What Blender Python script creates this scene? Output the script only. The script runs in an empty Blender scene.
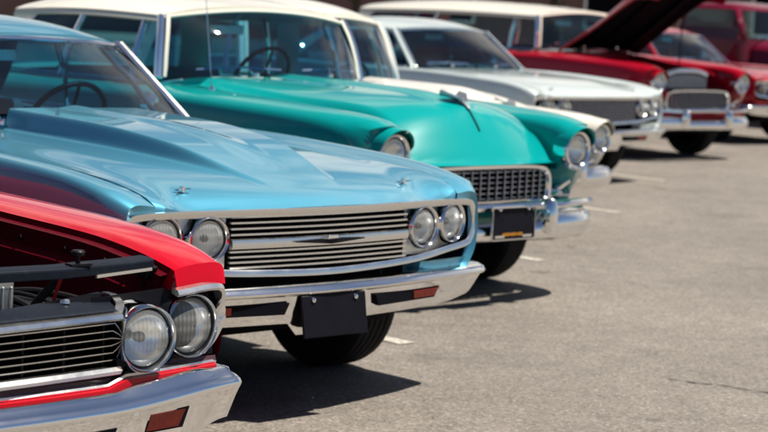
import bpy, bmesh, math, random
import numpy as np
from mathutils import Vector, Matrix
random.seed(7)
SC = bpy.context.scene
COL = SC.collection
R = math.radians

# ------------------------------------------------------------------ helpers
def pchip(xs, ys, x):
    """monotone cubic interpolation; xs descending or ascending"""
    if xs[0] > xs[-1]:
        xs = xs[::-1]; ys = ys[::-1]
    n = len(xs)
    if x <= xs[0]: return ys[0]
    if x >= xs[-1]: return ys[-1]
    h = [xs[i+1]-xs[i] for i in range(n-1)]
    d = [(ys[i+1]-ys[i])/h[i] for i in range(n-1)]
    m = [0.0]*n
    m[0] = d[0]; m[-1] = d[-1]
    for i in range(1, n-1):
        if d[i-1]*d[i] > 0:
            w1 = 2*h[i]+h[i-1]; w2 = h[i]+2*h[i-1]
            m[i] = (w1+w2)/(w1/d[i-1]+w2/d[i])
    for i in range(n-1):
        if x <= xs[i+1]:
            t = (x-xs[i])/h[i]
            return ((2*t**3-3*t**2+1)*ys[i]+(t**3-2*t**2+t)*h[i]*m[i]
                    + (-2*t**3+3*t**2)*ys[i+1]+(t**3-t**2)*h[i]*m[i+1])
    return ys[-1]

def crom(P, n=4, closed=False):
    P = [Vector(p) for p in P]
    N = len(P); out = []
    def g(i):
        if closed: return P[i % N]
        if i < 0: return P[0]*2-P[1]
        if i >= N: return P[-1]*2-P[-2]
        return P[i]
    for i in range(N if closed else N-1):
        a, b, c, d = g(i-1), g(i), g(i+1), g(i+2)
        t1 = max((b-a).length, 1e-6)**.5; t2 = max((c-b).length, 1e-6)**.5; t3 = max((d-c).length, 1e-6)**.5
        m1 = (b-a)/t1-(c-a)/(t1+t2)+(c-b)/t2
        m2 = (c-b)/t2-(d-b)/(t2+t3)+(d-c)/t3
        m1 *= t2; m2 *= t2
        for k in range(n):
            t = k/n
            out.append(b*(2*t**3-3*t**2+1)+m1*(t**3-2*t**2+t)+c*(-2*t**3+3*t**2)+m2*(t**3-t**2))
    if not closed: out.append(P[-1])
    return out

def smooth01(t):
    t = min(1, max(0, t)); return t*t*(3-2*t)
def lerp(a, b, t): return a+(b-a)*t

class MB:
    """collects geometry of ONE mesh; several material slots allowed"""
    def __init__(s): s.v = []; s.f = []; s.m = []; s.cur = 0
    def add(s, V, F):
        o = len(s.v); s.v += [tuple(p) for p in V]
        for f in F: s.f.append(tuple(i+o for i in f)); s.m.append(s.cur)
    def grid(s, rows, cu=False, cv=False, flip=False):
        nr, nc = len(rows), len(rows[0]); F = []
        for i in range(nr if cu else nr-1):
            for j in range(nc if cv else nc-1):
                a = i*nc+j; b = i*nc+(j+1) % nc; c = ((i+1) % nr)*nc+(j+1) % nc; d = ((i+1) % nr)*nc+j
                F.append((a, d, c, b) if flip else (a, b, c, d))
        s.add([p for r in rows for p in r], F)
    def poly(s, pts, flip=False):
        n = len(pts); s.add(pts, [tuple(range(n))[::-1] if flip else tuple(range(n))])
    def box(s, c, d, rot=None):
        V = []
        for x in (-.5, .5):
            for y in (-.5, .5):
                for z in (-.5, .5):
                    p = Vector((x*d[0], y*d[1], z*d[2]))
                    if rot is not None: p = rot @ p
                    V.append(p+Vector(c))
        s.add(V, [(0, 1, 3, 2), (4, 6, 7, 5), (0, 4, 5, 1), (2, 3, 7, 6), (0, 2, 6, 4), (1, 5, 7, 3)])
    def prism(s, pts, off):
        n = len(pts); off = Vector(off)
        V = [Vector(p) for p in pts]+[Vector(p)+off for p in pts]
        F = [tuple(range(n))[::-1], tuple(range(n, 2*n))]
        F += [(i, (i+1) % n, n+(i+1) % n, n+i) for i in range(n)]
        s.add(V, F)
    def sweep(s, path, prof, up=(0, 0, 1), closed=False, caps=True, scale=None):
        path = [Vector(p) for p in path]; n = len(path); up = Vector(up); rows = []
        for i, p in enumerate(path):
            if closed: t = path[(i+1) % n]-path[i-1]
            else: t = path[min(i+1, n-1)]-path[max(i-1, 0)]
            t.normalize()
            sd = t.cross(up)
            if sd.length < 1e-4: sd = t.cross(Vector((1, 0, .1)))
            sd.normalize(); u2 = sd.cross(t)
            k = scale(i/(n-1)) if scale else 1
            rows.append([p+sd*(a*k)+u2*(b*k) for a, b in prof])
        s.grid(rows, cu=closed, cv=True)
        if caps and not closed:
            s.poly(rows[0]); s.poly(rows[-1], flip=True)
    def tube(s, path, r, n=8, up=(0, 0, 1), closed=False, scale=None):
        s.sweep(path, [(r*math.cos(2*math.pi*k/n), r*math.sin(2*math.pi*k/n)) for k in range(n)], up, closed, True, scale)
    def lathe(s, prof, c, ax, n=32, cap0=False, cap1=False):
        """prof: (radius, distance along axis)"""
        ax = Vector(ax).normalized(); c = Vector(c)
        a = ax.cross(Vector((0, 0, 1)))
        if a.length < 1e-3: a = ax.cross(Vector((0, 1, 0)))
        a.normalize(); b = a.cross(ax)
        rows = [[c+ax*h+(a*math.cos(2*math.pi*k/n)+b*math.sin(2*math.pi*k/n))*r for k in range(n)] for r, h in prof]
        s.grid(rows, cv=True)
        if cap0: s.poly(rows[0])
        if cap1: s.poly(rows[-1], flip=True)
    def build(s, name, mats, parent=None, sharp=38, bevel=0, smooth=True, solid=0):
        me = bpy.data.meshes.new(name)
        me.from_pydata(s.v, [], s.f)
        bm = bmesh.new(); bm.from_mesh(me)
        bmesh.ops.remove_doubles(bm, verts=bm.verts, dist=2e-5)
        bmesh.ops.recalc_face_normals(bm, faces=bm.faces)
        bm.to_mesh(me); bm.free()
        if not isinstance(mats, (list, tuple)): mats = [mats]
        for m in mats: me.materials.append(m)
        if len(mats) > 1 and len(me.polygons) == len(s.m):
            for p, k in zip(me.polygons, s.m): p.material_index = k
        if smooth:
            me.shade_smooth()
            me.set_sharp_from_angle(angle=R(sharp))
        o = bpy.data.objects.new(name, me); COL.objects.link(o)
        if parent is not None: o.parent = parent
        if solid:
            md = o.modifiers.new('solid', 'SOLIDIFY'); md.thickness = solid; md.offset = 0
        if bevel:
            md = o.modifiers.new('bevel', 'BEVEL'); md.width = bevel; md.segments = 2; md.limit_method = 'ANGLE'; md.angle_limit = R(30)
        return o

def empty(name, loc, rz=0, label=None, cat=None, group=None, parent=None):
    o = bpy.data.objects.new(name, None); COL.objects.link(o)
    o.location = loc; o.rotation_euler = (0, 0, rz); o.empty_display_size = .2
    if label: o['label'] = label
    if cat: o['category'] = cat
    if group: o['group'] = group
    if parent is not None: o.parent = parent
    return o
def tag(o, label, cat=None, group=None, kind=None):
    if label: o['label'] = label
    if cat: o['category'] = cat
    if group: o['group'] = group
    if kind: o['kind'] = kind
    return o

# ------------------------------------------------------------------ materials
def newmat(name):
    m = bpy.data.materials.new(name); m.use_nodes = True
    nt = m.node_tree; b = nt.nodes['Principled BSDF']
    return m, nt, b
def N(nt, t, **k):
    n = nt.nodes.new(t)
    for a, v in k.items():
        if a in n.inputs: n.inputs[a].default_value = v
        else: setattr(n, a, v)
    return n
def noise(nt, scale, detail=4, rough=.55):
    tc = N(nt, 'ShaderNodeTexCoord'); n = N(nt, 'ShaderNodeTexNoise')
    n.inputs['Scale'].default_value = scale; n.inputs['Detail'].default_value = detail; n.inputs['Roughness'].default_value = rough
    nt.links.new(tc.outputs['Object'], n.inputs['Vector'])
    return n
def maprange(nt, src, a, b, c, d):
    m = N(nt, 'ShaderNodeMapRange')
    for i, v in zip(('From Min', 'From Max', 'To Min', 'To Max'), (a, b, c, d)): m.inputs[i].default_value = v
    nt.links.new(src, m.inputs['Value']); return m.outputs['Result']
def mixcol(nt, fac, c1, c2):
    m = N(nt, 'ShaderNodeMix'); m.data_type = 'RGBA'
    nt.links.new(fac, m.inputs['Factor'])
    m.inputs['A'].default_value = (*c1, 1); m.inputs['B'].default_value = (*c2, 1)
    return m.outputs['Result']
def bump(nt, b, src, strength, dist=.01):
    n = N(nt, 'ShaderNodeBump'); n.inputs['Strength'].default_value = strength; n.inputs['Distance'].default_value = dist
    nt.links.new(src, n.inputs['Height']); nt.links.new(n.outputs['Normal'], b.inputs['Normal']); return n

def schlick(nt, f0=.04, normal=None):
    ge = N(nt, 'ShaderNodeNewGeometry'); d = N(nt, 'ShaderNodeVectorMath'); d.operation = 'DOT_PRODUCT'
    nt.links.new(normal if normal is not None else ge.outputs['Normal'], d.inputs[0]); nt.links.new(ge.outputs['Incoming'], d.inputs[1])
    def mth(op, a, b=None):
        m = N(nt, 'ShaderNodeMath'); m.operation = op
        for i, x in enumerate((a, b)):
            if x is None: continue
            if isinstance(x, (int, float)): m.inputs[i].default_value = x
            else: nt.links.new(x, m.inputs[i])
        return m.outputs[0]
    c = mth('ABSOLUTE', d.outputs['Value']); c = mth('SUBTRACT', 1.0, c); c = mth('POWER', c, 5.0)
    return mth('ADD', mth('MULTIPLY', c, 1-f0), f0)
def paint(name, c, metallic=0.0, rough=.3, coat=1.0, dusty=.015, ior=1.42):
    m, nt, b = newmat(name)
    b.inputs['Base Color'].default_value = (*c, 1); b.inputs['Metallic'].default_value = metallic
    b.inputs['Coat Weight'].default_value = coat if coat > .3 else 0; b.inputs['Coat Roughness'].default_value = .02; b.inputs['Coat IOR'].default_value = ior
    n = noise(nt, 3.0, 6)
    nt.links.new(maprange(nt, n.outputs['Fac'], .3, .7, rough*.96, rough*1.04), b.inputs['Roughness'])
    n2 = noise(nt, 9.0, 8, .65)
    nt.links.new(maprange(nt, n2.outputs['Fac'], .35, .75, .008, .03), b.inputs['Coat Roughness'])
    d = noise(nt, 55.0, 2)
    dust = maprange(nt, d.outputs['Fac'], .5, .8, 0, dusty)
    b.inputs['Specular IOR Level'].default_value = .05
    nt.links.new(mixcol(nt, dust, c, (.45, .42, .38)), b.inputs['Base Color'])
    return m
def metal(name, c, rough=.05, var=.06, bumps=0):
    m, nt, b = newmat(name)
    b.inputs['Base Color'].default_value = (*c, 1); b.inputs['Metallic'].default_value = 1
    n = noise(nt, 7.0, 8, .7)
    nt.links.new(maprange(nt, n.outputs['Fac'], .35, .75, rough, rough+var), b.inputs['Roughness'])
    if bumps:
        n2 = noise(nt, 14.0, 3); bump(nt, b, n2.outputs['Fac'], bumps, .004)
    return m
def plain(name, c, rough=.5, metallic=0.0, var=.15, scale=12.0, bmp=0, spec=.25):
    m, nt, b = newmat(name)
    n = noise(nt, scale, 6)
    c2 = tuple(x*(1-var) for x in c); b.inputs['Specular IOR Level'].default_value = spec
    nt.links.new(mixcol(nt, maprange(nt, n.outputs['Fac'], .35, .65, 0, 1), c, c2), b.inputs['Base Color'])
    b.inputs['Roughness'].default_value = rough; b.inputs['Metallic'].default_value = metallic
    if bmp:
        n3 = noise(nt, scale*8, 3); bump(nt, b, n3.outputs['Fac'], bmp, .003)
    return m
def glass(name, tint=(.8, .93, .93), gloss=1.0):
    m, nt, b = newmat(name)
    nt.nodes.remove(b)
    tr = N(nt, 'ShaderNodeBsdfTransparent'); tr.inputs['Color'].default_value = (*tint, 1)
    gl = N(nt, 'ShaderNodeBsdfGlossy'); gl.inputs['Roughness'].default_value = .02; gl.inputs['Color'].default_value = (gloss, gloss, gloss, 1)
    mx = N(nt, 'ShaderNodeMixShader')
    nt.links.new(schlick(nt, .05), mx.inputs[0]); nt.links.new(tr.outputs[0], mx.inputs[1]); nt.links.new(gl.outputs[0], mx.inputs[2])
    # dust film on the pane
    df = N(nt, 'ShaderNodeBsdfDiffuse'); df.inputs['Color'].default_value = (.5, .52, .52, 1)
    n = noise(nt, 4.0, 8, .7)
    mx2 = N(nt, 'ShaderNodeMixShader')
    nt.links.new(maprange(nt, n.outputs['Fac'], .35, .8, .001, .012), mx2.inputs[0])
    nt.links.new(mx.outputs[0], mx2.inputs[1]); nt.links.new(df.outputs[0], mx2.inputs[2])
    nt.links.new(mx2.outputs[0], nt.nodes['Material Output'].inputs['Surface'])
    return m
def lens_glass(name):
    m, nt, b = newmat(name); nt.nodes.remove(b)
    tr = N(nt, 'ShaderNodeBsdfTransparent'); tr.inputs['Color'].default_value = (.93, .95, .95, 1)
    gl = N(nt, 'ShaderNodeBsdfGlossy'); gl.inputs['Roughness'].default_value = .06
    df = N(nt, 'ShaderNodeBsdfDiffuse'); df.inputs['Color'].default_value = (.72, .74, .72, 1)
    # moulded flutes: upright bars crossed by a few level ribs
    tc = N(nt, 'ShaderNodeTexCoord')
    w = N(nt, 'ShaderNodeTexWave'); w.bands_direction = 'Y'; w.inputs['Scale'].default_value = 26
    w2 = N(nt, 'ShaderNodeTexWave'); w2.bands_direction = 'Z'; w2.inputs['Scale'].default_value = 11; w2.inputs['Distortion'].default_value = 1
    nt.links.new(tc.outputs['Object'], w.inputs[0]); nt.links.new(tc.outputs['Object'], w2.inputs[0])
    ad = N(nt, 'ShaderNodeMath'); ad.operation = 'ADD'
    nt.links.new(w.outputs['Fac'], ad.inputs[0]); nt.links.new(w2.outputs['Fac'], ad.inputs[1])
    bp = N(nt, 'ShaderNodeBump'); bp.inputs['Strength'].default_value = .12; bp.inputs['Distance'].default_value = .004
    nt.links.new(ad.outputs[0], bp.inputs['Height'])
    nt.links.new(bp.outputs[0], gl.inputs['Normal'])
    mx = N(nt, 'ShaderNodeMixShader'); mx2 = N(nt, 'ShaderNodeMixShader')
    nt.links.new(schlick(nt, .06, bp.outputs[0]), mx.inputs[0]); nt.links.new(tr.outputs[0], mx.inputs[1]); nt.links.new(gl.outputs[0], mx.inputs[2])
    nt.links.new(maprange(nt, ad.outputs[0], .7, 2, .12, .26), mx2.inputs[0])
    nt.links.new(mx.outputs[0], mx2.inputs[1]); nt.links.new(df.outputs[0], mx2.inputs[2])
    nt.links.new(mx2.outputs[0], nt.nodes['Material Output'].inputs['Surface'])
    return m

M = {}
M['blue'] = paint('blue metallic paint', (.085, .325, .46), .6, .48, ior=1.6)
M['turq'] = paint('turquoise paint', (.0, .28, .275), 0.0, .3)
M['white'] = paint('cream white paint', (.74, .70, .60), 0.0, .35)
M['cream'] = paint('ivory paint', (.74, .70, .62), 0.0, .35)
M['silver'] = paint('pale silver blue paint', (.60, .68, .67), .35, .33)
M['red'] = paint('bright red paint', (.50, .003, .014), 0.0, .28, dusty=.0, ior=1.30)
M['deepred'] = paint('deep red paint', (.34, .003, .015), 0.0, .3, dusty=0, ior=1.35)
M['maroon'] = paint('maroon paint', (.13, .003, .018), 0.0, .3)
M['chrome'] = metal('chrome', (.86, .86, .85), .03, .10)
M['alu'] = metal('bright aluminium trim', (.78, .77, .74), .22, .15)
M['brushed'] = metal('dull aluminium', (.62, .62, .60), .35, .15)
M['reflector'] = metal('lamp reflector', (.97, .97, .95), .2, .08, .15)
M['lens'] = lens_glass('lamp lens glass')
M['glass'] = glass('window glass', (.17, .46, .60))
M['shadedgrille'] = metal('shaded grille metal', (.34, .35, .40), .25, .15)  # chrome grille bars darkened, their shade put into the metal colour
M['darkglass'] = glass('deep tinted glass', (.13, .30, .40))
M['clear'] = glass('clear glass', (.70, .90, .90))
M['black'] = plain('black plastic', (.006, .0065, .010), .45, spec=.15)
M['plate'] = plain('black plate', (.006, .006, .011), .5, var=.3, bmp=.1, spec=.12)
M['dark'] = plain('dark recess', (.004, .004, .007), .8, spec=.08)
M['under'] = plain('underbody black', (.006, .006, .009), .85, spec=.1)  # near-black even colour for floor pan and wheel wells
M['grey'] = paint('satin grey enamel', (.011, .015, .024), .1, .5, .2)
M['rubber'] = plain('tyre rubber', (.009, .009, .011), .75, var=.3, scale=20, bmp=.2)
M['amber'] = plain('amber red lamp plastic', (.13, .014, .008), .2, var=.3, scale=60)
M['vinyl'] = plain('dark blue vinyl', (.02, .06, .10), .5, bmp=.2)
M['tealvinyl'] = plain('teal vinyl', (.03, .24, .25), .5, bmp=.2)
M['creamvinyl'] = plain('cream vinyl', (.55, .5, .4), .5, bmp=.2)
M['redvinyl'] = plain('red vinyl', (.35, .02, .03), .5, bmp=.2)
M['wire'] = plain('red cable', (.45, .02, .02), .5)
M['orange'] = plain('orange print', (.55, .24, .03), .6)
M['engine'] = plain('oily metal', (.018, .018, .022), .5, .6, bmp=.3)
M['fins'] = plain('radiator fins', (.11, .12, .15), .5, .4)
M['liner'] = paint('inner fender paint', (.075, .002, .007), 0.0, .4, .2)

# ------------------------------------------------------------------ car pieces (u forward, v to the car's left, z up)
def sym(f):  # both sides
    for s in (1, -1): f(s)

def us_range(a, b, step):
    n = max(2, int(abs(a-b)/step)+1); return [a+(b-a)*i/(n-1) for i in range(n)]

def body_rows(rows, us, wheels, m=4, ra=.36, hub=.33):
    """lofted half body: for each u a list of (v,z) points, last two are the rocker flange"""
    xs = [r[0] for r in rows]; K = len(rows[0][1]); out = []
    for u in us:
        P = [(pchip(xs, [r[1][k][0] for r in rows], u), pchip(xs, [r[1][k][1] for r in rows], u), 0) for k in range(K)]
        Q = [(p.x, p.y) for p in crom(P, m)]
        zr = Q[-1][1]; zb = zr
        for uw in wheels:
            d = abs(u-uw)
            if d < ra: zb = max(zb, hub+math.sqrt(ra*ra-d*d))
        zm = max(.62, zb+.05); zm = max(zm, zr+.08)
        if zb > zr+1e-4:
            Q = [(v, z if z > zm else zm-(zm-z)*(zm-zb)/(zm-zr)) for v, z in Q]
        v, z = Q[-1]; Q += [(v-.015, z-.004), (v-.09, z+.002)]
        out.append(Q)
    return out
def body_us(front, rear, wheels, ra=.36, step=.07):
    us = us_range(front, rear, step)
    for w in wheels:
        for k in range(25): us.append(w+ra*math.cos(math.pi*k/24)*.9999)
    us = sorted(set(round(x, 4) for x in us if rear <= x <= front), reverse=True)
    return us

def wheel(car, u, v, r=.335, w=.20, rimr=.19, mat_rim=None, name='wheel', steer=0.0, band=None):
    e = empty(name, (u, v, r), steer, parent=car)
    s = 1 if v > 0 else -1
    mb = MB(); hw = w/2
    prof = [(rimr, -hw*.75), (rimr+.02, -hw*.92), (r*.8, -hw*1.05), (r*.93, -hw), (r*.985, -hw*.82)]
    for k in range(5):
        a = -hw*.74+hw*1.48*k/5; b = a+hw*1.48/5*.75
        prof += [(r, a), (r, b)]
        if k < 4: prof += [(r-.009, b+.002), (r-.009, a+hw*1.48/5-.002)]
    prof += [(r*.985, hw*.82), (r*.93, hw), (r*.8, hw*1.05), (rimr+.02, hw*.92), (rimr, hw*.75)]
    mb.lathe(prof, (0, 0, 0), (0, 1, 0), 48)
    mb.build('tyre', M['rubber'], e, sharp=30)
    mb = MB()
    mb.lathe([(rimr+.012, hw*.80*s), (rimr, hw*.86*s), (rimr*.93, hw*.7*s), (rimr*.85, hw*.35*s), (rimr*.55, hw*.5*s), (rimr*.42, hw*.72*s), (rimr*.3, hw*.8*s), (.001, hw*.84*s)], (0, 0, 0), (0, 1, 0), 40)
    mb.lathe([(rimr, -hw*.75), (rimr, hw*.75)], (0, 0, 0), (0, 1, 0), 40)
    mb.build('rim', mat_rim or M['chrome'], e)
    return e

def headlight(car, c, rl=.070, rb=.090, depth=.07, toe=0.0, pitch=0.0, bezel=None, bulb=True, cone=1.0):
    """chrome bezel with reflector, bulb and fluted lens as sub-parts"""
    ax = Vector((math.cos(toe)*math.cos(pitch), math.sin(toe)*math.cos(pitch), math.sin(pitch)))
    mb = MB(); g = rb-rl
    mb.lathe([(rl-.002, -.016), (rl, -.002), (rl+g*.18, .006), (rl+g*.5, .010), (rl+g*.8, .004), (rb, -.012), (rb+.004*cone, -depth*.5), (rb+.006*cone, -depth)], c, ax, 56)
    mb.cur = 1
    mb.lathe([(rl-.001, -.006), (rl-.006, -.0062)], c, ax, 56)
    b = mb.build('headlight', [bezel or M['chrome'], M['black']], car, sharp=50)
    mb = MB()
    mb.lathe([(rl-.004, -.012), (rl*.92, -.024), (rl*.75, -.042), (rl*.5, -.058), (rl*.25, -.066), (.002, -.068)], c, ax, 40)
    mb.build('reflector', M['reflector'], b, sharp=80)
    if bulb:
        mb = MB(); mb.lathe([(.002, -.018), (.010, -.020), (.014, -.028), (.014, -.042), (.006, -.066)], c, ax, 16)
        mb.build('bulb_shield', M['black'], b, sharp=80)
    mb = MB()
    mb.lathe([(rl-.0035, -.009), (rl*.9, -.003), (rl*.7, .005), (rl*.4, .011), (.002, .013)], c, ax, 48)
    mb.build('lens', M['lens'], b, sharp=80)
    return b

def greenhouse(car, P):
    """roof, pillars, glass. P: wb/wh/rh/rb = (u centre, u corner, v corner, z centre, z corner)"""
    def curve(c, s):
        uc, ue, ve, zc, ze = c; a = abs(s)
        k = a**P.get('pw', 2.2)
        return Vector((lerp(uc, ue, k), ve*s, lerp(zc, ze, a**2)))
    S = [-1+2*i/32 for i in range(33)]
    wb, wh, rh, rb = P['wb'], P['wh'], P['rh'], P['rb']
    ins = P.get('inset', .0)
    # windshield
    def pane(a, b, bulge, name, mat):
        mb = MB(); rows = []
        for i in range(13):
            t = i/12
            rows.append([curve(a, s*.985).lerp(curve(b, s*.985), t)+Vector((bulge*math.sin(math.pi*t), 0, bulge*.6*math.sin(math.pi*t)))*(1-s*s*.6) for s in S])
        mb.grid(rows); return mb.build(name, mat, car, sharp=80)
    pane(wb, wh, .03, 'windshield', P.get('glass', M['glass']))
    pane(rb, rh, -.03, 'rear_window', P.get('glass', M['glass']))
    # roof skin
    T = [i/20 for i in range(21)]; rows = []
    crown = P['crown']; side_z = P['side_z']
    for t in T:
        row = []
        hw = lerp(wh[2], rh[2], t)+P.get('swell', .03)*math.sin(math.pi*t)
        ze = lerp(wh[4], rh[4], t)+side_z*math.sin(math.pi*t)
        zc = lerp(wh[3], rh[3], t)+crown*math.sin(math.pi*min(1, t*.96+.02))**.7
        for s in S:
            a = abs(s)
            u = lerp(curve(wh, s).x, curve(rh, s).x, t)
            z = ze+(zc-ze)*(1-a**3.2)
            row.append(Vector((u, hw*s, z)))
        # drip edge
        lo = row[0]+Vector((0, .0, -.03)); hi = row[-1]+Vector((0, 0, -.03))
        rows.append([lo]+row+[hi])
    mb = MB(); mb.grid(rows)
    # front and rear lip
    mb.grid([rows[0], [p+Vector((.0, 0, -.02)) for p in rows[0]]]); mb.grid([rows[-1], [p+Vector((0, 0, -.02)) for p in rows[-1]]])
    roof = mb.build('roof', P['roof'], car, sharp=45)
    # headliner underneath
    mb = MB(); mb.grid([[p*1+Vector((0, 0, -.035)) for p in r[1:-1]] for r in rows]); mb.build('headliner', P.get('liner', M['vinyl']), roof)
    # drip rails and header trim
    mb = MB()
    for k in (0, -1):
        mb.tube([r[k] for r in rows], .011, 6)
    mb.tube([curve(wh, s)+Vector((.012, 0, -.012)) for s in S], P.get('hdr_r', .013), 8)
    mb.build('roof_trim', P.get('trim', M['chrome']), roof)
    # A pillars
    pr = P.get('apil', (.045, .03))
    prof = [(-pr[0]/2, -pr[1]/2), (pr[0]/2, -pr[1]/2), (pr[0]/2, pr[1]/2), (-pr[0]/2, pr[1]/2)]
    for s in (1, -1):
        a = curve(wb, s); b = curve(wh, s)
        mid = P.get('abend', (0, 0, 0))
        pts = crom([a, a.lerp(b, .33)+Vector((mid[0]*.8, mid[1]*s, 0)), a.lerp(b, .7)+Vector((mid[0], mid[1]*s, mid[2])), b], 5)
        mb = MB(); mb.sweep(pts, prof, up=(1, 0, .6)); pil = mb.build('windshield_pillar', P.get('pillar', P['roof']), car, bevel=.006)
        mb = MB(); mb.sweep([p+Vector((.022, -s*.026, .012)) for p in pts], [(-.012, -.004), (.012, -.004), (.012, .004), (-.012, .004)], up=(1, 0, .6)); mb.build('pillar_trim', P.get('trim', M['chrome']), pil)
        # sail panel behind the side glass
        bu = P['belt']      # list of (u, v, z) along the belt, front to rear
        ru0, ru1 = P['sail']           # roof parameter where the side glass ends, deck point index
        top = [rows[int(round(t*20))][-1 if s > 0 else 0] for t in [ru0+(1-ru0)*i/8 for i in range(9)]]
        b0 = Vector((bu[-1][0]-P.get('sail_len', .55)*0, bu[-1][1]*s, bu[-1][2])); b1 = Vector((rb[1], rb[2]*s, rb[4]))
        bs = Vector((P['sail_u'], bu[-1][1]*s, bu[-1][2]))
        bot = [bs.lerp(b1, i/8) for i in range(9)]
        mb = MB(); mb.grid([[top[i].lerp(bot[i], j/8)+Vector((0, s*.02*math.sin(math.pi*j/8), 0)) for j in range(9)] for i in range(9)])
        mb.build('sail_panel', P.get('sailmat', P['roof']), car, sharp=80)
        # side glass between the A pillar and the sail panel
        n = 12; tops = []; bots = []
        for i in range(n+1):
            t = i/n
            tt = lerp(0, ru0, t); k = tt*20; i0 = min(19, int(k)); rr = rows[i0][-1 if s > 0 else 0].lerp(rows[i0+1][-1 if s > 0 else 0], k-i0)
            tops.append(rr+Vector((0, -s*.01, .0)))
            bots.append(Vector((lerp(wb[1]-.02, P['sail_u'], t), bu[0][1]*s if i == 0 else lerp(bu[0][1], bu[-1][1], t)*s, lerp(bu[0][2], bu[-1][2], t))))
        mb = MB(); mb.grid([[bots[i].lerp(tops[i], j/6)+Vector((0, s*.018*math.sin(math.pi*j/6), 0)) for j in range(7)] for i in range(n+1)])
        g = mb.build('side_window', P.get('sglass', M['clear']), car, sharp=80)
        mb = MB()
        fr = P.get('frames', (.16, .55))
        for t in fr:
            i = t*n; i0 = min(n-1, int(i)); k = i-i0
            lean = P.get('lean', 0)
            a = bots[i0].lerp(bots[i0+1], k); b = tops[i0].lerp(tops[i0+1], k)+Vector((lean, 0, 0))
            mb.tube([a, a.lerp(b, .5)+Vector((0, s*.018, 0)), b], P.get('frame_r', .013), 8)
        mb.tube([p+Vector((0, s*.004, .006)) for p in bots], .012, 6)
        mb.build('window_frame', P.get('framemat', M['chrome']), g)

def interior(car, u_dash, mat, wz=.92, wv=.40, u_wheel=None, vw=.62, rear=True, ztop=.98):
    mb = MB(); mb.prism(crom([(u_dash, -vw-.05, ztop-.03), (u_dash-.18, -vw-.05, ztop-.01), (u_dash-.30, -vw-.05, ztop-.10), (u_dash-.26, -vw-.05, ztop-.3), (u_dash, -vw-.05, ztop-.32)], 3), (0, 2*vw+.10, 0))
    mb.build('dashboard', mat, car)
    uw = u_wheel or u_dash-.48
    mb = MB()
    ax = Vector((-.86, 0, .5)).normalized(); a = Vector((0, 1, 0)); b = ax.cross(a)
    c = Vector((uw, wv, wz))
    mb.tube([c+(a*math.cos(2*math.pi*k/32)+b*math.sin(2*math.pi*k/32))*.205 for k in range(32)], .013, 8, up=ax, closed=True)
    for ang in (0.35, math.pi-.35, math.pi*1.5):
        mb.tube([c-ax*.03, c+(a*math.cos(ang)+b*math.sin(ang))*.2], .009, 6)
    mb.lathe([(.045, -.06), (.05, -.03), (.03, -.01), (.002, -.005)], c, ax, 16)
    mb.tube([c-ax*.05, c-ax*.5], .025, 8)
    mb.build('steering_wheel', M['black'], car)
    def seat(u, zt):
        mb = MB()
        for k, (v0, v1) in enumerate(((-vw+.02, -.01), (.01, vw-.02))):
            pr = crom([(u+.45, v0, .52), (u+.42, v0, .60), (u, v0, .56), (u-.10, v0, .72), (u-.19, v0, zt), (u-.25, v0, zt+.01), (u-.28, v0, zt-.06), (u-.18, v0, .45)], 3)
            mb.prism(pr, (0, v1-v0, 0))
        mb.build('seat', mat, car, bevel=.02)
    seat(u_dash-.95, ztop+.02)
    if rear: seat(u_dash-1.75, ztop+.0)

def plan(v, a, b, V0, p=1.8): return a-b*(abs(v)/V0)**p

def bumper_grid(car, name, path, prof_fn, mat, post=lambda p: p):
    """path: list of (u,v); prof_fn(v) gives list of (du,z) from top-back over the face to the bottom return"""
    rows = []
    n = len(path)
    for i, (u, v) in enumerate(path):
        a = Vector(path[max(i-1, 0)]); b = Vector(path[min(i+1, n-1)])
        t = (b-a); t = Vector((t[0], t[1])).normalized(); nrm = Vector((t[1], -t[0]))
        rows.append([post((u+nrm.x*du, v+nrm.y*du, z)) for du, z in prof_fn(v, u)])
    mb = MB(); mb.grid(rows); return mb.build(name, mat, car, sharp=45)

def wiper(car, a, b, arm, mat=None):
    mb = MB(); a = Vector(a); b = Vector(b)
    mb.sweep([a, a.lerp(b, .5)+Vector((0, 0, .012)), b], [(-.007, -.004), (.007, -.004), (.005, .006), (-.005, .006)])
    m = a.lerp(b, .5)+Vector((0, 0, .016)); mb.tube([Vector(arm), Vector(arm).lerp(m, .6)+Vector((.0, 0, .02)), m], .006, 6)
    mb.lathe([(.02, 0), (.018, .015), (.01, .02), (.001, .021)], arm, (0.2, 0, 1), 12)
    mb.build('wiper', mat or M['chrome'], car)

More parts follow.
